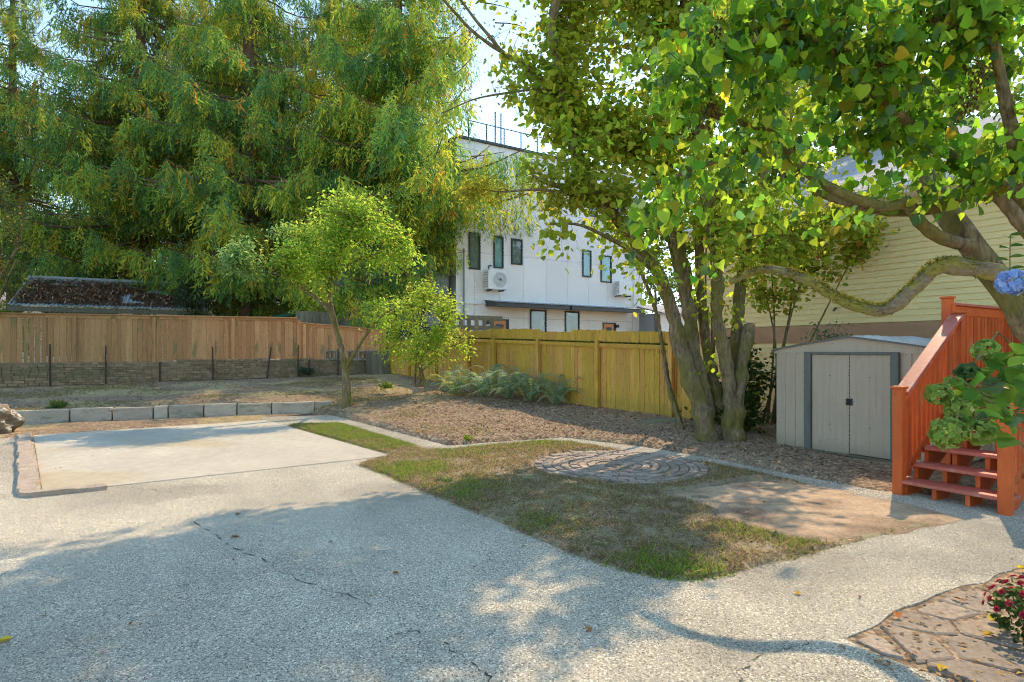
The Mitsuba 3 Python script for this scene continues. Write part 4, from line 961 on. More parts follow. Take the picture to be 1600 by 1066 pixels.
def cedar(label, base, H, Rmax, z0, nl, lean=0.0, tone=1.0, trunk_r=.42, seed=0, side=None, thin=1.0, dens=23):
    th = thing('cedar_tree', label, 'tree', 'tall conifers behind the fence')
    x, y, gz = base
    tp = np.array([[x, y, gz - .3], [x + .1, y, gz + H * .3], [x + lean * .5, y, gz + H * .6], [x + lean, y, gz + H]])
    p = spline(tp, 24)
    v, f = tube(p, trunk_r * (1 - np.linspace(0, 1, 24)) ** .8 + .02, 12, .12, seed); put('trunk', (v, f), 'cedar_bark', th, smooth=60)
    g = np.random.default_rng(seed + 100)
    hz = z0 + (H - z0) * g.uniform(0, 1, nl) ** 1.0
    az = g.uniform(0, 2 * np.pi, nl)
    rel = (hz - z0) / (H - z0)
    ln = Rmax * (np.minimum(1, (1 - rel) * 1.15) ** .75) * g.uniform(.62, 1.08, nl) * (0.72 + .28 * np.minimum(1, rel * 5))
    if side is not None: ln = ln * np.where((np.cos(az) > -.2) & (hz < 8.2), .50, np.where((np.cos(az) > .3) & (hz < 13), 1.22, 1))
    start = np.column_stack([np.interp(hz, p[:, 2] - gz, p[:, 0]), np.interp(hz, p[:, 2] - gz, p[:, 1]), hz + gz])
    d = np.column_stack([np.cos(az), np.sin(az), np.zeros(nl)])
    k = 7; t = np.linspace(0, 1, k)
    prof = -.26 * t + .62 * np.maximum(0, t - .55) ** 1.5 - .06            # droop and upturned tip
    P = start[:, None] + d[:, None] * (ln[:, None] * t[None])[..., None]; P[..., 2] += ln[:, None] * prof[None] + .1
    P += np.cumsum(g.normal(0, .05, P.shape), axis=1) * (t > 0)[None, :, None]
    R = np.linspace(1, .2, k)[None] * (.012 + .013 * ln)[:, None]
    put('limbs', many_tubes(P, R, 5), 'cedar_bark', th, kind='stuff')
    ln = np.where((start[:, 2] > 3.2 + .6 * y) & (g.random(nl) > .2), .3 * ln, ln)
    reps = np.maximum(4, (ln * dens * thin).astype(int)); li = np.repeat(np.arange(nl), reps); n = len(li)
    tt = np.clip(g.beta(1.7, 1.2, n), .08, 1) * (k - 1); i0 = np.minimum(tt.astype(int), k - 2); fr_ = (tt - i0)[:, None]
    o = P[li, i0] * (1 - fr_) + P[li, i0 + 1] * fr_
    across = np.cross(d[li], [0, 0, 1.0]); sd = g.normal(0, 1, n)
    wid = (.16 * ln[li] * np.clip(1.15 - tt / (k - 1), .12, 1))
    o = o + across * (sd * wid)[:, None] + np.column_stack([np.zeros(n), np.zeros(n), -np.abs(sd) * wid * .35])
    tip = unit(d[li] * g.uniform(.05, .55, (n, 1)) + across * (np.sign(sd) * g.uniform(0, .4, n))[:, None] + np.column_stack([np.zeros((n, 2)), -g.uniform(.8, 1.5, n)]) + g.normal(0, .14, (n, 3)))
    nrm = unit(d[li] + g.normal(0, .45, (n, 3)))
    sz = 1.14 * g.uniform(.5, 1.1, n) * (.38 + .6 * np.minimum(1, ln[li] / 4))
    lc = g.random(nl)[li]
    outer = np.clip(tt / (k - 1), 0, 1)
    pick = .34 * lc + .66 * g.random(n)
    col = np.where((pick > .66)[:, None], [.64, .60, .075], np.where((pick > .38)[:, None], [.32, .48, .09], [.14, .30, .11]))
    col = np.where((g.random(n) > .955)[:, None], [.66, .36, .07], col)
    col = col * tone * g.uniform(.75, 1.25, (n, 1))
    for q in range(4):
        s_ = slice(q, None, 4)
        if q == 0: ms, cs = [], []
        m_, c_ = scatter(*SPR[q], o[s_], tip[s_], nrm[s_], np.column_stack([sz[s_] * 1.25, sz[s_], sz[s_]]), col[s_]); ms.append(m_); cs.append(c_)
    put('crown', merge(ms), 'soft_leaf', th, color=np.clip(np.vstack(cs), .004, .9), kind='stuff')

cedar('broad dark cedar with drooping sprays, in the middle of the conifer mass', (-12.1, 27.0, .5), 27, 6.4, 3.2, 210, trunk_r=.40, seed=1)
cedar('cedar with yellow tinted sprays, rightmost, next to the white building', (-5.2, 27.0, .6), 25.5, 6.4, 3.4, 240, trunk_r=.36, seed=2, tone=1.15, side=0)
cedar('dark cedar left of centre above the carport', (-18.6, 29.5, .5), 27, 6.4, 4.6, 270, trunk_r=.42, seed=3, tone=.9)
cedar('thin topped cedar at the far left edge with sky showing through', (-25.0, 29.5, .5), 22.5, 5.4, 4.5, 190, trunk_r=.34, seed=4, tone=.8, thin=.75)
cedar('dark cedar standing farther back between the two tallest ones', (-9.5, 32.5, .6), 28, 5.8, 5.0, 170, trunk_r=.38, seed=5, tone=.85)
cedar('dark cedar far back behind the carport ridge', (-16.0, 36, .6), 28, 6.0, 7.5, 150, trunk_r=.38, seed=6, tone=.8)

# ================================================================ background bushes and far trees
def bush(label, base, ells, nl, dens, size, cols, w, r=.02, group=None, gap=.36, stems=5, tmpl=L_SMALL, name='bush', cat='bush', droop=.3, leafmat='leaf'):
    th = thing(name, label, cat, group)
    sk = []
    for i in range(stems):
        c, rr, _ = ells[i % len(ells)]; e = np.asarray(c) + rand_dir(1)[0] * np.asarray(rr) * .45
        b = np.asarray(base) + np.array([*RNG.normal(0, .08, 2), -.1])
        sk.append(limb('stem', th, [b, b * .5 + e * .5 + [*RNG.normal(0, .1, 2), .15], e], r, r * .4, 'bark', 6, 10))
    cl = clusters(ells, dens, gap)
    twigs_and_leaves(th, np.vstack(sk), cl, nl, size, cols, w, tmpl, r=.006, droop=droop, leafmat=leafmat)
    return th
LIT = [(.30, .36, .05), (.20, .28, .04), (.40, .40, .06)]
DRK = [(.05, .09, .03), (.08, .13, .035), (.12, .16, .04)]
bush('bright green bush glimpsed behind the fence between the conifer trunks', (-9.0, 26, .5), [((-9.2, 26, 2.4), (1.6, 1.2, 1.7), 1), ((-7.4, 26.4, 2.2), (1.4, 1.0, 1.5), 1)], 14, 26, .11, LIT, [1, 1, .5])
bush('bright bush right of the carport roof end', (-13.4, 27.6, .5), [((-13.6, 27.6, 2.3), (1.3, 1.0, 1.7), 1)], 14, 26, .11, LIT, [1, 1, .3])
bush('pale green bush at the left end of the carport', (-23.6, 26.8, .5), [((-23.2, 26.8, 2.4), (1.9, 1.3, 2.0), 1)], 14, 22, .12, LIT, [1, 1, .5])
bush('dark hemlock like bush with grey hanging sprays left of the reddish trunk', (-12.6, 24.8, .5), [((-12.9, 24.6, 4.0), (1.2, 1.0, 1.3), 1), ((-11.4, 24.4, 3.2), (.8, .7, .9), .8)], 22, 40, .12, [(.06, .10, .04), (.10, .14, .05), (.24, .25, .19)], [2, 2, .7], droop=.9)
bush('dark laurel like shrub in front of the grey building', (-4.6, 26.4, .6), [((-4.6, 26.6, 3.2), (1.5, 1.1, 2.4), 1)], 16, 26, .12, DRK + [(.18, .22, .05)], [1, 1, 1, .5])
th_l = bush('leafy tree with yellowing leaves hanging in at the left edge, in front of the cedars', (-16.4, 17.6, .5), [((-15.4, 16.4, 5.6), (1.7, 1.6, 1.4), 1), ((-14.5, 16.8, 4.2), (1.2, 1.1, .9), 1), ((-16.6, 16.8, 4.4), (1.6, 1.2, 1.3), 1)], 18, 26, .12, [(.10, .155, .05), (.16, .20, .05), (.07, .115, .055), (.38, .30, .04), (.30, .16, .05)], [3, 3, 2.5, .7, .4], r=.09, gap=.40, stems=6, name='edge_tree', cat='tree', droop=.5)
for i, (x, y, h, r_) in enumerate([(-40, 60, 13, 6), (-30, 66, 12, 6), (26, 62, 15, 6), (38, 58, 14, 6), (16, 64, 11, 5), (-52, 52, 14, 7)]):
    bush(['round far tree at the left behind the pale house', 'far tree just right of the pale distant house', 'far tree behind the yellow house roof', 'far tree at the right behind the yellow house', 'far tree behind the right end of the white building', 'far tree at the left edge of the view'][i], (x, y, .6), [((x, y, h * .6), (r_, r_, h * .42), 1)], 12, .9, .42, DRK + [(.16, .2, .05)], [1, 1, 1, .5], r=.3, name='far_tree', cat='tree', group='far trees', stems=3)

for i, (x, y, z_, rx, rz) in enumerate([(10.8, 19.6, 8.6, 3.0, 3.4), (15.5, 21, 8.8, 3.2, 3.6), (7.2, 22.5, 7.4, 2.2, 2.6)]):
    bush(['leafy tree whose crown rises behind the left part of the yellow house roof', 'leafy tree whose crown rises behind the right part of the yellow house roof', 'small leafy tree between the white building and the yellow house'][i], (x, y, .3), [((x, y, z_), (rx, rx * .8, rz), 1), ((x - 1.5, y, z_ - 1.8), (rx * .6, rx * .5, rz * .5), 1)], 14, 6, .22, [(.28, .38, .06), (.18, .28, .05), (.38, .42, .07)], [2, 2, 1], r=.16, gap=.40, stems=4, name='backdrop_tree', cat='tree', tmpl=L_OVAL)

# ================================================================ small tree in the terrace
VM = thing('small_tree', 'small spreading tree with forked grey trunk and bright green leaves by the block edging', 'tree')
tr = limb('trunk', VM, [(-4.08, 14.6, 0.12), (-4.11, 14.6, 0.76), (-4.16, 14.6, 1.39), (-4.32, 14.6, 2.0), (-4.43, 14.5, 2.5), (-4.51, 14.5, 3.05), (-4.38, 14.4, 3.51), (-4.12, 14.3, 4.04), (-3.83, 14.2, 4.64)], .115, .035, 'bark', 14, 50, .3, .5)
l1 = limb('limb', VM, [(-4.43, 14.5, 2.47), (-4.7, 14.4, 2.81), (-5.09, 14.2, 3.1), (-5.48, 14.0, 3.46), (-5.88, 13.8, 3.57), (-6.28, 13.6, 3.7)], .06, .02, 'bark', 8, 26)
l2 = limb('limb', VM, [(-4.13, 14.6, 1.11), (-3.91, 14.5, 1.47), (-3.61, 14.3, 1.86), (-3.22, 14.1, 2.32), (-2.77, 14.0, 2.62)], .06, .015, 'bark', 8, 22)
l3 = limb('limb', VM, [(-4.48, 14.5, 3.29), (-4.18, 14.8, 3.72), (-3.59, 15.0, 4.0), (-2.87, 15.1, 4.26)], .04, .012, 'bark', 7, 18)
l4 = limb('limb', VM, [(-4.49, 14.5, 3.13), (-5.02, 14.9, 3.82), (-5.45, 15.2, 4.52)], .035, .012, 'bark', 7, 16)
ell = [((-3.94, 14.4, 4.76), (1.15, 1.0, .75), 1), ((-4.66, 14.3, 3.96), (.95, .9, .60), 1), ((-5.78, 13.7, 3.76), (1.3, .7, .48), 1.9), ((-3.04, 14.9, 4.06), (.75, .8, .75), 1), ((-5.54, 15.0, 4.45), (.8, .7, .35), 1), ((-6.43, 13.6, 3.65), (.55, .5, .3), 1.5), ((-3.07, 14.1, 2.44), (.75, .6, .40), 1), ((-4.35, 14.3, 3.03), (.4, .4, .3), .7), ((-5.06, 14.1, 3.47), (.6, .5, .3), .8)]
def vtint(b, c):
    k = np.clip((-5.3 - b[:, 0]) / .8, 0, 1)[:, None]
    return c * (1 - k) + k * (c * .35 + np.array([.20, .34, .17]) * .65)
twigs_and_leaves(VM, np.vstack([tr[24:], l1[8:], l2[8:], l3, l4]), clusters(ell, 128, .45, 2.1), 12, .115, [(.36, .56, .07), (.48, .62, .075), (.26, .44, .07), (.60, .64, .10), (.62, .52, .09)], [3, 3, 1.5, 1.2, .25], L_SMALL, r=.007, sag=.05, droop=.45, reach=.9, tint=vtint, spread=.09)

# ================================================================ shrub in its planter by the fence corner
SHb = thing('fence_corner_shrub', 'multi stemmed shrub with light green leaves by the mossy fence corner', 'shrub')
sk = []
for i, (u, v_) in enumerate([(620, 520), (640, 480), (665, 470), (690, 500), (705, 540), (655, 540)]):
    sk.append(limb('stem', SHb, [(-2.62 + .05 * math.cos(i), 16.5 + .05 * math.sin(i), .42), (-2.62 + .12 * math.cos(i * 1.3), 16.5 + .1 * math.sin(i), .95), tuple(np.array([(u - 800) / 920 * 16.5, 16.5 + .5 * math.sin(i * 2.1), 1.6 - (v_ - 547) / 920 * 16.5]))], .028, .010, 'bark', 6, 14))
twigs_and_leaves(SHb, np.vstack(sk), clusters([((-2.5, 16.4, 2.44), (1.35, 1.0, .85), 1), ((-2.82, 16.2, 1.64), (1.05, .9, .55), 1), ((-1.68, 16.3, 1.64), (.75, .7, .55), 1), ((-2.31, 16.6, 3.13), (.8, .7, .45), 1), ((-3.39, 16.4, 2.97), (.5, .5, .4), .8)], 76, .44, 2.0), 11, .11, [(.42, .58, .075), (.52, .64, .08), (.30, .46, .07), (.64, .64, .11)], [3, 3, 2, 1.5], L_SMALL, r=.007, droop=.35, reach=.8, spread=.09)
pl_ = trimesh.creation.revolve(np.array([(0, 0), (.14, 0), (.16, .05), (.155, .2), (.13, .21), (.125, .15), (0, .15)]), sections=18)
k = put('shrub_planter', (np.array(pl_.vertices) + [-2.62, 16.42, .36], pl_.faces), 'wall_brick', smooth=40, uv=None) if False else put('shrub_planter', (np.array(pl_.vertices) + [-2.62, 16.42, .36], pl_.faces), 'stone', uv=wuv(pl_.vertices, .9)); tag(k, 'small brown pot at the foot of the light green shrub', 'planter')

# ================================================================ sword ferns
def frond_mesh(base, az, L, lift, col, seed):
    g = np.random.default_rng(seed); k = 22; t = np.linspace(0, 1, k)
    d = np.array([math.cos(az), math.sin(az), 0]); cr_ = np.array([-d[1], d[0], 0])
    p = base + d * (L * (t * .62 + .22 * t * t))[:, None] + np.column_stack([t * 0, t * 0, L * (lift * t - (lift + .18) * .78 * t ** 2.1)]) + cr_ * (L * .08 * g.normal() * t ** 2)[:, None]
    V, F = [p], []
    tg = unit(np.gradient(p, axis=0)); n = k
    hw = .085 * L * np.sin(np.clip(t * 1.02 + .05, 0, 1) * np.pi) ** .6 * (1 - .35 * t)
    for sgn in (-1, 1):
        for i in range(2, k - 1):
            tip = p[i] + cr_ * sgn * hw[i] * 1.5 + tg[i] * hw[i] * .5 + np.array([0, 0, -.25 * hw[i]]) + g.normal(0, .006, 3)
            b0_, b1_ = p[i] - tg[i] * .013 * L, p[i] + tg[i] * .016 * L
            V.append([b0_, tip, b1_]); F.append((n, n + 1, n + 2)); n += 3
    V = np.vstack(V); rv, rf2 = tube(p, np.linspace(.006, .002, k) * L, 3, cap=False)
    F = np.vstack([np.array(F), rf2 + len(V)]); V = np.vstack([V, rv])
    return (V, F), np.tile(col, (len(V), 1)) * g.uniform(.85, 1.15, (len(V), 1))
fern_col = [(.36, .46, .27), (.26, .37, .20), (.50, .58, .36), (.60, .56, .16)]
fern_at = [(-1.55, 15.7, 1.05, 'sword fern at the left end of the row with a few yellowed fronds'), (-.75, 15.55, 1.15, 'large sword fern, second from the left along the mossy fence'), (-.1, 15.1, 1.1, 'sword fern in the middle of the row along the mossy fence'), (.45, 14.75, 1.1, 'sword fern, second from the right along the mossy fence'), (1.05, 14.3, .95, 'rightmost sword fern of the row, before the fence post')]
for i, (x, y, L, lab) in enumerate(fern_at):
    fk = thing('sword_fern', lab, 'fern', 'sword ferns along the fence'); g = np.random.default_rng(40 + i)
    bz = float(bed_at(x, y)[0])
    for q in range(34):
        c = np.array(fern_col[g.choice(4, p=[.4, .3, .22, .08] if i else [.25, .2, .2, .35])]) * g.uniform(.8, 1.25)
        m_, cc = frond_mesh(np.array([x + g.normal(0, .06), y + g.normal(0, .06), bz + .03]), q * 2.399 + g.normal(0, .2), L * g.uniform(.8, 1.25), g.uniform(.7, 2.1), c, 1000 + i * 50 + q)
        put('frond', m_, 'soft_leaf', fk, color=cc)

# ================================================================ old many stemmed hazel beside the shed
HZ = thing('hazel_tree', 'old many stemmed mossy tree beside the shed with a wide yellow green crown', 'tree')
hz = [limb('stem', HZ, p, a, b, 'bark', 18, 60, .42, .45) for p, a, b in [
    ([(3.39, 10.2, -0.32), (3.36, 10.2, 0.08), (3.24, 10.2, 0.68), (2.97, 10.2, 1.46), (2.77, 10.2, 2.23), (2.5, 10.0, 2.87), (2.02, 9.8, 3.46), (1.51, 9.6, 3.99), (1.07, 9.4, 4.58), (0.85, 9.3, 5.41), (0.7, 9.2, 6.17), (0.62, 9.2, 6.62), (0.77, 9.1, 7.31)], .17, .05),
    ([(3.49, 10.35, -0.32), (3.48, 10.4, 0.05), (3.39, 10.4, 0.77), (3.22, 10.5, 1.68), (3.18, 10.6, 2.49), (3.0, 10.7, 3.54), (2.85, 10.7, 4.71), (2.91, 10.7, 5.87), (3.08, 10.7, 7.26), (3.14, 10.7, 8.66)], .16, .06),
    ([(3.74, 10.2, -0.34), (3.75, 10.2, 0.04), (3.79, 10.2, 0.57), (3.71, 10.2, 1.35), (3.53, 10.1, 2.12), (3.5, 10.0, 2.98), (3.25, 9.8, 3.91), (3.03, 9.6, 5.01), (2.86, 9.4, 6.27), (2.6, 9.2, 7.57)], .13, .05),
    ([(3.85, 10.15, -0.35), (3.88, 10.2, 0.01), (3.9, 10.2, 0.57), (4.03, 10.3, 1.29), (4.18, 10.35, 2.04)], .15, .085),
    ([(3.87, 10.4, 0.21), (3.99, 10.5, 1.0), (4.06, 10.6, 2.03), (4.19, 10.7, 3.08), (4.48, 10.8, 4.38), (4.96, 11.0, 5.75), (5.42, 11.2, 7.29), (5.6, 11.2, 8.75)], .13, .05),
    ([(3.19, 10.7, -0.32), (3.12, 10.8, 0.13), (2.9, 10.9, 0.97), (2.74, 10.8, 1.8), (2.61, 10.8, 2.39), (2.3, 10.6, 3.06)], .06, .03),
    ([(3.74, 10.5, 0.54), (3.55, 10.6, 1.45), (3.46, 10.6, 2.14), (3.42, 10.7, 2.96), (3.43, 10.8, 4.15)], .10, .05)]]
hz += [limb('limb', HZ, p, a, b, 'bark', 9, 30) for p, a, b in [
    ([(2.86, 10.7, 4.47), (2.24, 10.3, 4.93), (1.51, 9.9, 5.33), (0.83, 9.6, 5.79), (0.08, 9.4, 6.2), (-0.37, 9.3, 6.44), (-0.68, 9.2, 6.64), (-1.08, 9.0, 6.99)], .07, .02),
    ([(0.0, 9.4, 6.25), (-0.17, 9.4, 6.37), (-0.32, 9.4, 6.56), (-0.57, 9.4, 6.85), (-0.85, 9.4, 7.23)], .035, .018),
    ([(2.5, 10.0, 2.87), (1.91, 9.5, 3.2), (1.5, 9.2, 3.35), (1.03, 9.0, 3.51), (0.58, 8.9, 3.51)], .06, .015),
    ([(2.13, 9.8, 3.33), (1.55, 9.5, 3.84), (1.0, 9.2, 4.01), (0.39, 9.0, 4.05), (-0.19, 8.9, 3.99), (-0.62, 8.8, 4.04)], .045, .010),
    ([(1.07, 9.4, 4.58), (0.85, 9.2, 4.17), (0.57, 9.1, 4.18), (0.32, 9.1, 4.28)], .05, .035),
    ([(0.82, 9.4, 5.66), (0.4, 9.3, 5.71), (-0.1, 9.2, 5.61), (-0.59, 9.1, 5.47), (-1.08, 9.0, 5.21)], .025, .008),
    ([(4.19, 10.7, 3.08), (4.72, 10.6, 3.64), (5.31, 10.5, 3.91), (5.93, 10.5, 3.96)], .05, .012),
    ([(4.48, 10.8, 4.38), (4.95, 10.6, 4.79), (5.54, 10.4, 5.18)], .05, .012),
    ([(3.25, 9.8, 3.91), (3.47, 9.4, 4.53), (3.9, 9.2, 5.27), (4.21, 9.0, 5.97)], .05, .015),
    ([(3.08, 10.7, 7.26), (2.26, 10.4, 8.24), (1.38, 9.8, 8.92), (0.5, 9.2, 9.47)], .06, .02),
    ([(2.63, 9.3, 7.33), (2.06, 8.6, 7.74), (1.39, 8.0, 7.92)], .05, .02)]]
for i, (x0, x1) in enumerate([(1094, 1097), (1103, 1104), (1112, 1110), (1118, 1124), (1090, 1086)]):
    limb('sucker', HZ, [(3.7, 10.9, 0.5), tuple(np.array([(x0 - 800) / 920 * 10.9, 10.9, 2.4])), tuple(np.array([(x1 - 800) / 920 * 11, 11, 4.0]))], .025, .012, 'bark', 6, 12, .1)
cd = trimesh.creation.cylinder(.083, .012, sections=16); cd.apply_transform(trimesh.transformations.rotation_matrix(.16, (0, 1, 0))); put('cut_end', (np.array(cd.vertices) + np.array((4.19, 10.35, 2.07)), cd.faces), 'cut_wood', HZ)
hell = [((1.97, 9.8, 6.04), (1.9, 1.0, 1.35), 1.2), ((3.55, 10.2, 5.45), (1.7, 1.0, 1.9), 1.1), ((1.28, 9.4, 4.79), (1.1, .8, .9), .75), ((1.55, 9.2, 3.62), (1.3, .8, .5), .95), ((2.02, 9.3, 3.09), (.8, .6, .45), .9), ((0.85, 9.2, 4.07), (.6, .6, .5), .6), ((1.34, 9.5, 6.01), (1.2, .8, 1.0), .8), ((2.77, 9.8, 3.38), (1.1, 1.0, .7), 1), ((4.45, 10.5, 3.62), (1.1, .9, .85), 1.5), ((5.53, 10.6, 4.04), (.9, .7, .65), 1.6), ((5.07, 10.6, 2.95), (.7, .5, .4), 1.5), ((5.99, 10.4, 3.49), (.45, .4, .3), 1.4), ((4.74, 10.9, 2.51), (.5, .6, .35), 1.0), ((3.67, 10.4, 2.47), (.6, .5, .45), .5), ((0.51, 9.3, 6.02), (.8, .6, .8), .9), ((1.34, 9.5, 6.63), (1.1, .8, .9), 1.1), ((0.99, 9.1, 3.75), (.7, .5, .45), .5), ((1.03, 9.0, 3.18), (.75, .6, .25), .9), ((0.6, 9.2, 5.42), (.7, .7, .5), .7),
        ((2.34, 9.8, 8.07), (2.8, 2.4, 1.1), .55), ((3.34, 9.6, 6.68), (1.7, 1.0, 1.2), .8), ((5.28, 10.8, 6.61), (1.3, 1.3, 1.3), .6), ((0.82, 9.4, 8.93), (1.9, 2.0, 1.2), .38), ((1.87, 8.6, 8.68), (2.2, 2.2, 1.0), .38), ((1.45, 9.2, 4.17), (.95, .7, .7), .5), ((1.97, 9.3, 3.79), (.7, .6, .5), .6), ((2.07, 9.5, 2.7), (.5, .4, .35), .9), ((1.65, 9.5, 5.39), (.9, .8, .7), .8), ((3.46, 10.6, 1.1), (.5, .4, .5), .25)]
def htint(b, c):
    k = np.clip((meshkit.noise(b * .8 + 3) - .45) * 4, 0, 1)[:, None]
    return c * (1 - k * .45) + k * .45 * np.array([.30, .29, .04])
twigs_and_leaves(HZ, np.vstack([h[20:] for h in hz[:3] + hz[4:7]] + hz[7:]), clusters(hell, 40, .45, 1.5, 3), 13, .125, [(.42, .56, .06), (.54, .64, .07), (.28, .44, .06), (.68, .64, .08), (.70, .50, .08)], [3, 3.4, 1.5, 1.5, .3], L_OVAL, r=.008, droop=.5, reach=1.3, tint=htint, spread=.11)
twigs_and_leaves(HZ, np.vstack(hz[10:11]), clusters([((-0.39, 8.9, 4.01), (.38, .3, .24), 1), ((0.29, 9.0, 4.02), (.42, .3, .2), 1), ((-0.69, 8.8, 3.91), (.25, .25, .22), 1), ((0.79, 9.1, 3.92), (.4, .3, .2), .7)], 520, .3, 2.5, 8), 12, .075, [(.45, .44, .05), (.55, .48, .06), (.36, .38, .05)], [2, 2, 1], L_SMALL, r=.005, droop=.3, reach=.5, lname='yellow_spray', spread=.05, tname='yellow_spray_twigs')
twigs_and_leaves(HZ, np.vstack([hz[7][10:], hz[8], hz[12]]), clusters([((-0.65, 9.2, 5.97), (.7, .5, .85), 1), ((0.0, 9.3, 5.82), (.7, .5, .7), .8), ((-0.2, 9.3, 6.83), (.9, .5, .5), .5)], 34, .42, 1.5, 9), 4, .07, [(.2, .22, .05), (.35, .30, .06), (.40, .16, .06)], [2, 1, .5], L_SMALL, r=.007, droop=.4, reach=.7, lname='sparse_leaves', spread=.07, tname='bare_twigs')
# bush with orange tips behind the shed
bush('bush with yellow green and orange leaves between the hazel and the yellow house', (5.2, 11.9, .1), [((5.95, 11.4, 3.79), (1.05, .7, .75), 1), ((5.23, 11.6, 3.2), (.8, .6, .8), 1), ((6.58, 11.0, 3.74), (.45, .4, .35), 1)], 15, 75, .11, [(.38, .46, .06), (.52, .50, .06), (.24, .36, .05), (.66, .30, .07), (.64, .54, .07)], [3, 2, 2, .6, .7], r=.03, gap=.33, name='orange_tipped_bush', tmpl=L_OVAL)
bush('dark ivy like undergrowth in the gap between the hazel and the shed', (4.25, 10.9, .05), [((4.25, 10.8, .55), (.5, .4, .5), 1), ((4.5, 11.4, 1.1), (.5, .5, .8), 1), ((3.9, 11.6, .5), (.6, .4, .5), .7)], 14, 90, .10, DRK + [(.24, .28, .05)], [1, 1, 1, .5], r=.012, gap=.3, name='undergrowth', cat='shrub', tmpl=L_OVAL)
k = bush('small blue green plant growing at the back edge of the shed roof', (5.9, 10.9, 1.5), [((5.75, 10.75, 1.86), (.35, .25, .10), 1)], 12, 700, .06, [(.10, .17, .12), (.15, .22, .13)], [1, 1], r=.01, gap=.25, name='roof_edge_plant', cat='plant')

# ================================================================ near tree with heart shaped leaves and mossy branch
RT = thing('heart_leaved_tree', 'leaning old tree with big heart shaped leaves and a mossy looping branch', 'tree')
trunk = limb('trunk', RT, [(5.05, 3.75, -.1), (4.6, 3.9, .7), (3.97, 4.35, 1.61), (3.78, 4.4, 1.92), (3.64, 4.5, 2.23), (3.46, 4.55, 2.53), (3.35, 4.7, 2.86), (3.3, 4.8, 3.18), (3.26, 5.0, 3.59), (3.31, 5.2, 4.07), (3.41, 5.3, 4.64), (3.46, 5.3, 5.27)], .135, .06, 'bark', 14, 60, .14)
br = [limb('mossy_branch', RT, [(3.88, 4.25, 2.15), (3.67, 4.25, 2.11), (3.51, 4.3, 2.16), (3.31, 4.35, 2.22), (3.17, 4.4, 2.22), (3.06, 4.5, 2.06), (2.92, 4.6, 1.92), (2.79, 4.75, 1.96), (2.64, 4.85, 2.05), (2.5, 4.95, 2.18), (2.36, 5.1, 2.28), (2.2, 5.25, 2.31), (2.0, 5.4, 2.22)], .072, .032, 'moss_bark', 12, 70, .30)]
br += [limb('limb', RT, p, a, b, 'bark', 10, 34, .15) for p, a, b in [
    ([(3.52, 4.5, 2.39), (3.13, 4.3, 2.42), (2.91, 4.2, 2.51), (2.75, 4.1, 2.62), (2.52, 4.0, 2.57), (2.16, 3.9, 2.65), (1.91, 3.9, 2.81), (1.76, 3.9, 3.01), (1.57, 3.9, 3.09), (1.28, 3.8, 3.12)], .055, .02),
    ([(3.65, 4.0, 2.54), (3.39, 4.0, 2.65), (3.25, 4.1, 2.75), (3.06, 4.2, 2.63), (2.8, 4.3, 2.61), (2.53, 4.4, 2.7), (2.3, 4.5, 2.81)], .075, .025),
    ([(3.56, 3.9, 2.22), (3.31, 3.9, 2.52), (3.13, 4.0, 2.81), (2.98, 4.1, 2.99), (2.74, 4.2, 3.08), (2.48, 4.3, 3.15), (2.34, 4.4, 3.12)], .06, .02),
    ([(2.99, 4.1, 2.97), (2.67, 3.9, 3.07), (2.29, 3.7, 3.2), (2.0, 3.6, 3.39), (1.67, 3.5, 3.53)], .04, .015),
    ([(3.26, 5.0, 3.59), (2.81, 4.7, 3.78), (2.34, 4.4, 3.93), (1.96, 4.2, 4.19)], .05, .02),
    ([(3.3, 3.8, 2.62), (3.05, 3.6, 2.96), (2.89, 3.5, 3.3), (2.73, 3.4, 3.7)], .05, .02),
    ([(1.76, 3.9, 3.01), (1.45, 3.8, 2.87), (1.13, 3.7, 2.73), (0.86, 3.6, 2.61)], .022, .010),
    ([(1.67, 3.5, 3.53), (1.33, 3.4, 3.36), (1.03, 3.4, 3.21)], .022, .010),
    ([(3.46, 5.3, 5.1), (3.25, 4.6, 5.33), (3.04, 4.0, 5.37)], .06, .03)]]
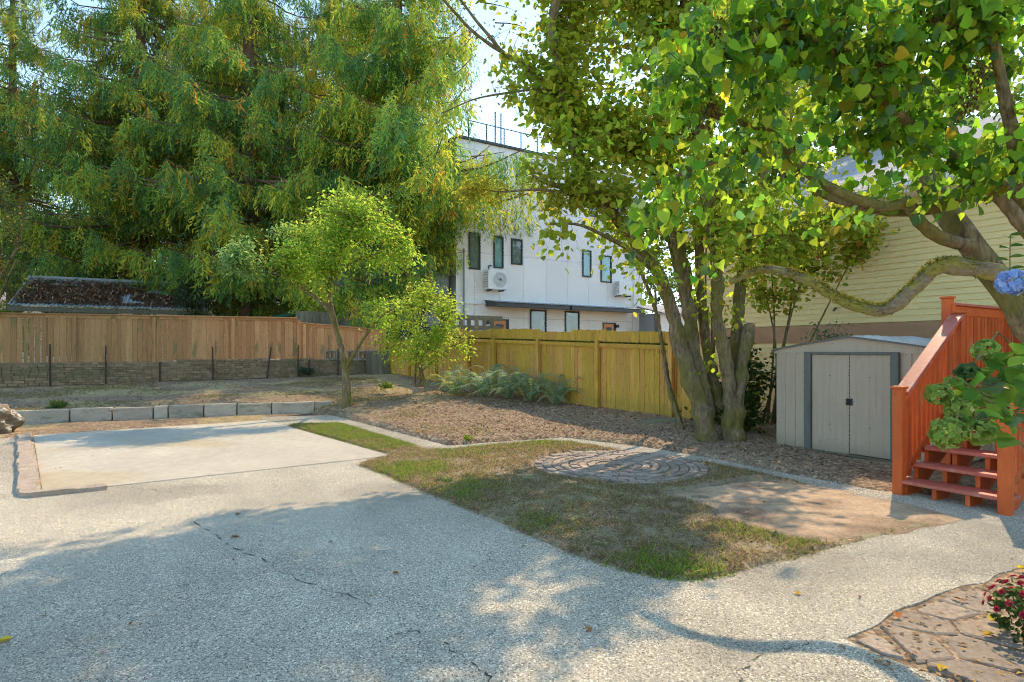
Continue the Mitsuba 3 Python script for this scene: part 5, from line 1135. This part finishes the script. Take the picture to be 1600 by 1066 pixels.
rell = [((1.17, 3.6, 3.39), (.55, .5, .42), 1), ((0.94, 3.6, 2.64), (.36, .4, .26), 1), ((0.81, 3.55, 2.36), (.20, .2, .20), 1.1), ((1.49, 3.8, 2.83), (.5, .4, .36), 1), ((1.73, 3.7, 3.28), (.6, .5, .45), 1), ((2.35, 3.8, 3.41), (.6, .5, .45), 1), ((2.78, 3.7, 3.28), (.6, .5, .42), 1), ((3.05, 3.6, 3.08), (.45, .5, .55), 1), ((2.89, 3.5, 3.53), (.55, .5, .35), 1), ((2.07, 3.6, 3.66), (.9, .6, .30), 1), ((1.22, 3.5, 3.6), (.7, .5, .28), 1), ((1.87, 4.4, 2.54), (.50, .35, .30), .8), ((1.6, 4.6, 2.33), (.35, .3, .16), .9), ((2.76, 4.1, 2.7), (.5, .35, .14), .8), ((2.25, 4.4, 2.59), (.42, .3, .22), .8), ((3.09, 3.9, 2.82), (.35, .3, .2), .6), ((3.52, 4.1, 2.28), (.12, .1, .14), .4), ((2.63, 4.1, 3.08), (.40, .3, .20), .9), ((2.88, 3.9, 2.92), (.35, .3, .2), .9), ((2.61, 4.4, 2.92), (.30, .3, .16), .7), ((2.59, 3.5, 3.57), (.5, .45, .3), 1), ((2.24, 4.2, 3.18), (.35, .3, .25), .8), ((2.83, 4.2, 2.93), (.45, .3, .14), 1.1), ((3.14, 3.8, 2.85), (.3, .3, .18), .9), ((2.65, 4.6, 3.08), (.40, .3, .18), 1.0), ((2.85, 4.1, 3.19), (.40, .3, .22), .9), ((2.33, 3.7, 3.6), (.45, .4, .3), 1),
        ((1.7, 3.9, 4.39), (1.1, 1.1, .45), .3), ((2.9, 4.1, 4.66), (1.2, 1.1, .5), .3), ((0.76, 3.5, 3.6), (.35, .4, .25), .6)]
RC = [(.18, .36, .045), (.27, .47, .05), (.40, .58, .05), (.14, .27, .10), (.72, .54, .05), (.52, .60, .06)]
cl = clusters(rell, 112, .40, 2.2, 5, .1)
base, tip, nrm, sz, col = twigs_and_leaves(RT, np.vstack(br + [trunk[36:]]), cl, 9, .081, RC, [3, 3, 3, 2, .22, 1.3], L_HEART, jit=.26, r=.006, sag=.03, droop=1.15, reach=.7, lname=None, spread=.075, lastp=.35)
nrm = unit(rand_dir(len(base)) * .8 + np.array([0, -.5, .35]))
px_size = sz[:, 1] / base[:, 1]; inview = (np.abs(base[:, 0] / base[:, 1]) < .86) & ((base[:, 2] - 1.6) / base[:, 1] < .58)
order = np.argsort(-px_size * inview); big, rest = order[:290], order[290:]
(mv, mf), mc = scatter(*L_HEART, base[rest], tip[rest], nrm[rest], sz[rest], col[rest]); put('leaves', (mv, mf), 'leaf', RT, color=mc, kind='stuff', smooth=True)
for i in big:
    m_, c_ = scatter(*L_HEART, base[i:i + 1], tip[i:i + 1], nrm[i:i + 1], sz[i:i + 1], col[i:i + 1]); put('leaf', m_, 'leaf', RT, color=c_, smooth=True)
# brown seed clusters hanging among the leaves
for i, c in enumerate([(1.2, 3.5, 3.49), (1.62, 3.5, 3.51), (1.21, 3.6, 3.09), (1.98, 3.5, 3.47), (2.19, 3.5, 3.32), (2.46, 3.4, 3.55), (1.15, 3.6, 2.94), (2.59, 3.4, 3.51), (2.7, 3.4, 3.21), (1.72, 3.6, 3.45), (1.42, 3.8, 2.83), (2.7, 3.5, 3.07)]):
    n = 110; p = np.array(c) + RNG.normal(0, 1, (n, 3)) * [.035, .035, .055]
    m_, c_ = scatter(*L_SMALL, p, unit(rand_dir(n) * .6 + [0, 0, -.8]), rand_dir(n), RNG.uniform(.018, .034, n), palette(n, [(.16, .085, .04), (.26, .14, .06), (.09, .05, .03)], [2, 1, 1])); put('seed_cluster', m_, 'soft_leaf', RT, color=c_, kind='stuff')
# moss tufts on the looping branch
mb = br[0]; n = 5200; i = RNG.integers(4, len(mb) - 2, n); ang = RNG.normal(0, 1.1, n)
rr = np.interp(i, [0, len(mb)], [.072, .032]); tg = unit(np.gradient(mb, axis=0))[i]; sidev = unit(np.cross(tg, [0, 0, 1.0])); upv = np.cross(sidev, tg)
dirv = upv * np.cos(ang)[:, None] + sidev * np.sin(ang)[:, None]; ok = meshkit.noise(mb[i] * 7 + 2) > .36
mp = (mb[i] + dirv * (rr * .92)[:, None] + tg * RNG.uniform(-.02, .02, n)[:, None])[ok]
m_, c_ = scatter([(-.5, 0, 0), (.5, 0, 0), (0, 1, 0)], [(0, 1, 2)], mp, unit(dirv[ok] + rand_dir(ok.sum()) * .8 + [0, 0, -.25]), rand_dir(ok.sum()), np.column_stack([RNG.uniform(.005, .010, ok.sum()), RNG.uniform(.012, .03, ok.sum()), np.ones(ok.sum())]), palette(ok.sum(), [(.20, .19, .03), (.32, .29, .05), (.12, .12, .025)], [2, 1, 1])); put('moss', m_, 'soft_leaf', RT, color=c_, kind='stuff')

# ================================================================ hydrangea leaning in from the right
HY = thing('hydrangea', 'hydrangea with fading green heads and one blue head leaning in from the right', 'shrub')
hb = np.array([2.75, 2.75, 0.0]); heads = [((2.17, 2.7, 1.6), .052, 0), ((1.85, 2.55, 1.41), .050, 0), ((1.94, 2.55, 1.34), .055, 0), ((1.85, 2.5, 1.25), .066, 0), ((1.99, 2.5, 1.25), .054, 0), ((2.05, 2.65, 1.5), .045, 1), ((2.08, 2.45, 1.88), .053, 2)]
HC = {0: ([(.36, .46, .10), (.26, .36, .07), (.50, .55, .18)], [2, 2, 1]), 1: ([(.09, .16, .06), (.14, .22, .07)], [1, 1]), 2: ([(.32, .45, .72), (.45, .57, .80), (.24, .35, .62)], [2, 2, 1])}
petal = ([(0, 0, 0), (-.5, .45, .05), (0, 1, .16), (.5, .45, .05)], [(0, 3, 2), (0, 2, 1)])
sk = []
for i, (c, r, kind) in enumerate(heads):
    c = np.array(c)
    st_ = limb('stem', HY, [hb + [.06 * i - .15, .05 * math.sin(i * 2), 0], (hb + c) / 2 + [.2, .02 * i, .35], c + [.10, .02, .06 if kind < 2 else -.1], c], .008, .005, 'bark', 6, 20, .05); sk.append(st_)
    n = 120; d = rand_dir(n); cen = c + d * r * (.74 + .38 * meshkit.noise(d * 2.2 + 7 * i)[:, None]) * RNG.uniform(.82, 1.12, (n, 1)) * [1, 1, .9]
    P_, Tp, Nn, Cc, Ss = [], [], [], [], []
    pc = palette(n, *HC[kind], jit=.16)
    t1 = unit(np.cross(d, rand_dir(n))); t2 = np.cross(d, t1)
    for q in range(4):
        an = q * np.pi / 2; P_.append(cen); Tp.append(t1 * math.cos(an) + t2 * math.sin(an) + d * .25); Nn.append(d + rand_dir(n) * .12); Cc.append(pc); Ss.append(RNG.uniform(.24, .38, n) * r)
    m_, c_ = scatter(*petal, np.vstack(P_), np.vstack(Tp), np.vstack(Nn), np.hstack(Ss), np.vstack(Cc)); put('flower_head', m_, 'soft_leaf', HY, color=c_, label='round blue flower head' if kind == 2 else None)
hl = [(1.98, 2.6, 1.45), (2.06, 2.6, 1.45), (2.15, 2.6, 1.46), (1.98, 2.55, 1.4), (2.11, 2.6, 1.38), (2.2, 2.6, 1.41), (2.15, 2.6, 1.53), (2.19, 2.55, 1.49), (1.92, 2.5, 1.31), (2.01, 2.5, 1.32), (2.1, 2.5, 1.33), (2.16, 2.5, 1.39), (2.12, 2.5, 1.29), (1.94, 2.6, 1.46), (2.07, 2.5, 1.21), (1.9, 2.5, 1.21), (2.23, 2.6, 1.61), (2.19, 2.6, 1.58), (2.17, 2.5, 1.44), (2.21, 2.7, 1.42), (2.13, 2.7, 1.49), (2.26, 2.7, 1.36), (2.19, 2.7, 1.5), (2.23, 2.55, 1.34), (2.3, 2.7, 1.44), (2.07, 2.65, 1.33), (2.14, 2.6, 1.27), (2.19, 2.6, 1.49), (2.15, 2.7, 1.36), (2.0, 2.65, 1.38), (2.18, 2.65, 1.33), (2.08, 2.7, 1.43), (2.15, 2.5, 1.54)]
for i, c in enumerate(hl):
    yel = i in (15,)
    for q in range(1 if yel else 2):
        p = np.array(c) + RNG.normal(0, .012, 3); tp = unit(np.array([RNG.normal(-.35, .6), RNG.normal(-.25, .4), RNG.normal(-.35, .35)]))
        cc = np.array([[.62, .42, .03]]) if yel else palette(1, [(.18, .33, .06), (.25, .42, .06), (.38, .54, .07), (.18, .30, .16)], [2, 2, 1.5, 1.5])
        m_, c_ = scatter(*L_OVAL, p[None] - tp * .04, tp[None], unit(np.array([[RNG.normal(0, .5), -.35, .9]])), np.array([RNG.uniform(.08, .115)]), cc); put('leaf', m_, 'leaf', HY, color=c_, smooth=True)
limb('stem', HY, [hb + [0, .05, 0], (2.5, 2.7, .9), (2.32, 2.6, 1.42), (2.15, 2.6, 1.45), (2.01, 2.6, 1.42)], .009, .004, 'bark', 6, 20, .05)
limb('stem', HY, [hb + [.05, .0, 0], (2.55, 2.6, .7), (2.29, 2.55, 1.31), (2.09, 2.5, 1.32), (1.93, 2.5, 1.29)], .009, .004, 'bark', 6, 20, .05)
sprig = limb('stem', HY, [hb + [.1, -.05, 0], (2.5, 2.6, 1.2), (2.23, 2.6, 1.82), (2.2, 2.6, 1.94), (2.2, 2.6, 2.11)], .006, .002, 'bark', 5, 20, .05)
for i, (u, v_, dx) in enumerate([(1577, 368, .7), (1577, 372, -.7), (1577, 385, .9), (1577, 388, -.9), (1577, 402, .8), (1577, 406, -.8), (1577, 420, .6), (1577, 424, -.5)]):
    p = np.array([(u - 800) / 920 * 2.6, 2.6, 1.6 - (v_ - 547) / 920 * 2.6]); tp = unit(np.array([dx, RNG.normal(-.3, .3), .05]))
    m_, c_ = scatter(*L_OVAL, p[None], tp[None], unit(np.array([[0, -.5, .9]])), np.array([.055]), palette(1, [(.10, .19, .04), (.16, .27, .05)], [1, 1])); put('leaf', m_, 'leaf', HY, color=c_, smooth=True)

# chrysanthemum at the right edge
MU = thing('chrysanthemum', 'low bushy plant with crimson flowers at the right edge by the flagstones', 'flower')
mcn = np.array([2.86, 3.22, .0]); g = np.random.default_rng(5)
n = 420; p = mcn + unit(g.normal(size=(n, 3))) * g.uniform(.3, 1, (n, 1)) ** .5 * [.21, .21, .17] + [0, 0, .15]
m_, c_ = scatter(*L_OVAL, p, unit(rand_dir(n) + [0, 0, .2]), rand_dir(n) + [0, 0, .8], g.uniform(.025, .045, n), palette(n, [(.05, .09, .03), (.08, .13, .04)], [1, 1])); put('leaves', m_, 'leaf', MU, color=c_, kind='stuff')
for i in range(9):
    e = mcn + [.15 * math.cos(i * 2.4), .15 * math.sin(i * 2.4), .24]; put('stem', tube(spline([mcn + [0, 0, -.06], (mcn + e) / 2 + [0, 0, .03], e], 8), .005, 5), 'bark', MU)
for i in range(46):
    d = unit(np.array([math.cos(i * 2.399), math.sin(i * 2.399), 0]) * math.sqrt((i + .5) / 46) + [0, 0, .75 - .6 * (i + .5) / 46]); c = mcn + d * [.225, .225, .22] + [0, 0, .13]
    n = 26; a = np.arange(n) * 2.399; lift = np.linspace(1.2, .05, n); t1 = unit(np.cross(d, [.3, .5, .8])); t2 = np.cross(d, t1)
    tp = t1 * np.cos(a)[:, None] + t2 * np.sin(a)[:, None] + d * lift[:, None]
    m_, c_ = scatter(*L_SMALL, np.tile(c, (n, 1)), tp, np.tile(d, (n, 1)), np.linspace(.012, .026, n), palette(n, [(.42, .03, .07), (.55, .06, .10), (.30, .02, .05), (.55, .16, .09)], [3, 2, 2, .7 if i % 5 else 4])); put('flower', m_, 'soft_leaf', MU, color=c_)

# ================================================================ grass, chips, fallen leaves, small weeds
def in_poly(poly, n):
    x0, y0, x1, y1 = poly.bounds; p = RNG.uniform((x0, y0), (x1, y1), (n, 2)); return p[shapely.contains_xy(poly, p[:, 0], p[:, 1])]
p = in_poly(lawn.buffer(.02), 760000)
spots = [(-1.35, 7.6, .6, .75), (-.5, 6.6, .45, .7), (1.15, 4.22, .38, 1.2), (2.35, 4.78, .22, 1.1), (-3.4, 11.8, 1.0, 1.2), (-2.3, 10.2, .8, .9), (-.6, 9.4, .7, .8), (.5, 9.9, .5, .8), (.25, 5.3, .3, .6), (2.2, 9.0, .3, .7), (1.9, 5.0, .3, .45)]
gr = np.zeros(len(p))
for x, y, r, w in spots: gr += w * np.exp(-((p[:, 0] - x) ** 2 + (p[:, 1] - y) ** 2) / r ** 2)
nzp = meshkit.noise(np.column_stack([p * 1.7, p[:, 0] * 0])); nz2 = meshkit.noise(np.column_stack([p * 6, p[:, 0] * 0 + 4]))
gr = np.clip(gr * (.35 + nzp) * (.4 + nz2), 0, 1)
pd = shapely.distance(shapely.points(p), patch); cd_ = np.hypot(p[:, 0] - PC[0], p[:, 1] - PC[1]) - PR
edge_over = np.hypot(p[:, 0] - 2.3, p[:, 1] - 7.6)
dens = np.clip(.16 + .5 * (nz2 - .35) + .9 * gr, .03, 1) * np.clip(2.2 - p[:, 1] * .05, .5, 1.6)
keep = (RNG.random(len(p)) < dens) & ((pd > .015) | ((pd < .001) & (nz2 > .5) & (RNG.random(len(p)) < .30 * np.exp(-shapely.distance(shapely.points(p), patch.boundary) / .09)))) & ((cd_ > .02 * nz2) | ((edge_over < .45) & (RNG.random(len(p)) < .5)))
p, gr = p[keep], gr[keep]
pz = lawn_at(p[:, 0], p[:, 1]); n = len(p)
isg = RNG.random(n) < .03 + .85 * gr ** 1.4
col = np.where(isg[:, None], palette(n, [(.18, .28, .05), (.27, .36, .055), (.38, .40, .07)], [2, 2, 1]), palette(n, [(.38, .28, .15), (.52, .40, .23), (.25, .17, .10), (.33, .27, .12)], [2, 1.5, 1.5, 1]))
tipd = unit(rand_dir(n, .4) * np.where(isg, .7, 1.5)[:, None] + [0, 0, .8])
mg, cg = scatter([(-.5, 0, 0), (.5, 0, 0), (0, 1, 0)], [(0, 1, 2)], np.column_stack([p, pz - .005]), tipd, rand_dir(n), np.column_stack([RNG.uniform(.006, .014, n), RNG.uniform(.03, .075, n) * np.where(isg, 1.1, 1), np.ones(n)]), col)
k = put('grass', mg, 'soft_leaf', color=cg); tag(k, 'short dry and green grass growing in the lawn', 'grass', kind='stuff')

vis = sg.Polygon([(-11, 12.7), (-5.5, 15), (-3.4, 13.0), (-1.0, 9.85), (.93, 10.74), (2.12, 9.75), (2.92, 8.71), (4.0, 6.9), (5.2, 7.6), (4.6, 10), (3.4, 12), (1.9, 13.8), (-4.7, 23.2), (-15, 17), (-16.5, 15.4)])
p = in_poly(vis, 95000); mul = np.clip((.3 + .8 * meshkit.noise(np.column_stack([p * .7, p[:, 0] * 0 + 2]))) * np.where(-.54 * p[:, 0] + .8415 * p[:, 1] > 15.5, .45, 1), 0, 1)
p = p[RNG.random(len(p)) < mul]; n = len(p); z = bed_at(p[:, 0], p[:, 1]) + RNG.uniform(.004, .02, n)
mg, cg = scatter([(-.5, -.5, .05), (.5, -.5, 0), (.45, .5, .05), (-.4, .45, -.03)], [(0, 1, 2), (0, 2, 3)], np.column_stack([p, z]), unit(rand_dir(n, .3)), rand_dir(n) * .45 + [0, 0, 1], np.column_stack([RNG.uniform(.010, .028, n), RNG.uniform(.02, .065, n), np.ones(n) * .03]), palette(n, [(.20, .12, .075), (.32, .21, .13), (.11, .07, .045), (.46, .36, .24), (.40, .20, .09)], [3, 2, 2, .8, .5]))
k = put('bark_mulch', mg, 'litter', color=cg); tag(k, 'brown wood chips and leaf bits strewn over the planting bed', 'mulch', kind='stuff')
terr = sg.Polygon([(-10.9, 12.75), (-5.5, 15.05), (-3.0, 13.0), (-1.3, 10.3), (-.2, 10.6), (-3.4, 16.5), (-5.2, 22), (-15, 17), (-16.5, 15.4)])
p = in_poly(terr, 70000); w = meshkit.noise(np.column_stack([p * .9, p[:, 0] * 0 + 9])); p = p[(RNG.random(len(p)) < np.clip((w - .35) * 2.4, 0, 1))]; n = len(p)
gcol = palette(n, [(.40, .32, .15), (.30, .25, .10), (.22, .23, .06), (.34, .34, .09)], [2, 2, 1, .8])
mg, cg = scatter([(-.5, 0, 0), (.5, 0, 0), (0, 1, 0)], [(0, 1, 2)], np.column_stack([p, bed_at(p[:, 0], p[:, 1])]), unit(rand_dir(n, .4) * 1.2 + [0, 0, .7]), rand_dir(n), np.column_stack([RNG.uniform(.010, .02, n), RNG.uniform(.04, .10, n), np.ones(n)]), gcol)
k = put('dry_grass', mg, 'soft_leaf', color=cg); tag(k, 'thin dry grass on the raised terrace before the brick wall', 'grass', kind='stuff')

lit = sg.Polygon([(-9.0, 11.1), (-5.6, 13.6), (-5.6, 14.7), (-10.6, 12.6)]); fl2 = sg.Polygon([(1.75, 3.2), (3.1, 3.95), (4.2, 4.5), (4, 3.0), (2, 2.6)])
P_ = [np.column_stack([q, zz]) for q, zz in ((lambda q: (q, np.full(len(q), .04)))(in_poly(lit, 2600)), (lambda q: (q, np.full(len(q), .012)))(in_poly(fl2, 1000)), (lambda q: (q, np.full(len(q), .004)))(in_poly(drive, 900)), (lambda q: (q, lawn_at(q[:, 0], q[:, 1]) + .015))(in_poly(lawn, 420)))]
P_ = np.vstack(P_); P_ = P_[P_[:, 1] > 2.2]; n = len(P_)
mg, cg = scatter(*L_SMALL, P_ + [0, 0, .006], unit(rand_dir(n, .15)), rand_dir(n) * .3 + [0, 0, 1], RNG.uniform(.018, .05, n), palette(n, [(.30, .19, .10), (.42, .30, .16), (.20, .11, .06), (.50, .28, .08)], [2, 1.5, 2, .5]))
k = put('leaf_litter', mg, 'litter', color=cg); tag(k, 'small dry leaves and bits scattered over the paving and soil', 'leaf litter', kind='stuff')
FLV = [((-2.75, 3.24), .085, (.62, .42, .05), 'yellow fallen leaf on the concrete near the lower left corner'), ((0.43, 3.38), .06, (.42, .20, .07), 'curled orange brown leaf alone on the concrete, lower middle'), ((1.89, 3.87), .06, (.50, .30, .06), 'yellow brown leaf on the sunny concrete at the right'), ((-2.38, 4.99), .075, (.30, .15, .08), 'brown leaf beside the long crack in the driveway'), ((-2.64, 5.73), .06, (.30, .16, .08), 'small brown leaf above the long driveway crack'), ((-0.85, 4.19), .06, (.36, .17, .08), 'reddish leaf in the middle of the shaded driveway'), ((2.3, 3.54), .075, (.46, .16, .05), 'rust red leaf at the edge of the flagstones'), ((2.68, 3.27), .07, (.60, .38, .05), 'golden leaf below the crimson flowers'), ((3.65, 4.25), .10, (.66, .48, .04), 'bright yellow leaf cluster at the right edge above the crimson flowers'), ((2.78, 3.43), .11, (.50, .38, .06), 'large yellowed leaf left of the crimson flowers'), ((-0.61, 6.11), .07, (.50, .22, .07), 'orange leaf at the lawn edge, left part'), ((-0.03, 6.85), .075, (.55, .32, .10), 'orange leaf on the green part of the lawn'), ((0.39, 5.71), .075, (.50, .26, .09), 'orange leaf on the bare soil of the lawn'), ((0.9, 4.73), .075, (.52, .25, .06), 'orange leaf on the near lawn tip'), ((1.05, 4.75), .065, (.40, .22, .10), 'pale brown leaf beside the orange one on the near lawn tip'), ((0.09, 4.76), .05, (.28, .30, .14), 'small greenish leaf on the driveway by the lawn edge'), ((2.16, 2.94), .07, (.55, .34, .05), 'golden leaf on the flagstones near the bottom')]
for (x, y), s_, c_, lab in FLV:
    z_ = .008 if drive.contains(sg.Point(x, y)) else (float(lawn_at(np.array([x]), np.array([y]))[0]) + .03 if lawn.contains(sg.Point(x, y)) else .02)
    a = RNG.uniform(0, 6.28); tv_ = np.array(L_OVAL[0]) * [1, 1, 2.6]; tv_[:, 2] += .35 * (tv_[:, 1] - .5) ** 2 + .25 * tv_[:, 0] ** 2
    m_, cc = scatter(tv_, L_OVAL[1], np.array([[x, y, z_]]), np.array([[math.cos(a), math.sin(a), 0]]), np.array([[.05, .1, 1]]), np.array([s_ * .85]), np.array([c_]))
    k = put('fallen_leaf', m_, 'litter', color=cc); tag(k, lab, 'leaf', 'single fallen leaves')
# weeds
def weed(name, lab, c, n, size, cols, lift=.8):
    p = np.asarray(c) + RNG.normal(0, 1, (n, 3)) * [size * .2, size * .2, 0]
    m_, c_ = scatter(*L_SMALL, p, unit(rand_dir(n, .5) + [0, 0, lift]), rand_dir(n), np.column_stack([RNG.uniform(.35, .6, n) * size, RNG.uniform(.5, 1.0, n) * size, np.ones(n) * size]), palette(n, cols, np.ones(len(cols))))
    k = put(name, m_, 'soft_leaf', color=c_); tag(k, lab, 'weed', kind=None)
weed('weed_tuft', 'green tuft of weed on the terrace right of the boulder', (*(-12.94, 16.54), .30) if False else (-10.3, 13.35, .29), 60, .26, [(.12, .19, .05), (.2, .25, .06)])
weed('weed_tuft', 'grey green weed growing up the brick wall right of the leaning stake', (*lf(lf_at(-.352), .15)[:2], .75), 90, .36, [(.08, .13, .07), (.12, .17, .09)])
weed('weed_tuft', 'yellow green weed at the bed corner beside the path', (-.75, 10.1, .06), 60, .13, [(.30, .36, .05), (.22, .28, .04)])
weed('weed_tuft', 'small light green weed left of the light green shrub', (-3.6, 16.9, .5), 50, .30, [(.20, .28, .05), (.28, .33, .06)])
weed('weed_tuft', 'broad leaved weed patch in the shaded green lawn', (-.75, 6.95, .03), 70, .09, [(.10, .20, .07), (.15, .25, .09)])
weed('weed_tuft', 'small weed in the bare middle of the lawn', (1.95, 5.02, .03), 40, .09, [(.10, .16, .04), (.15, .2, .05)])
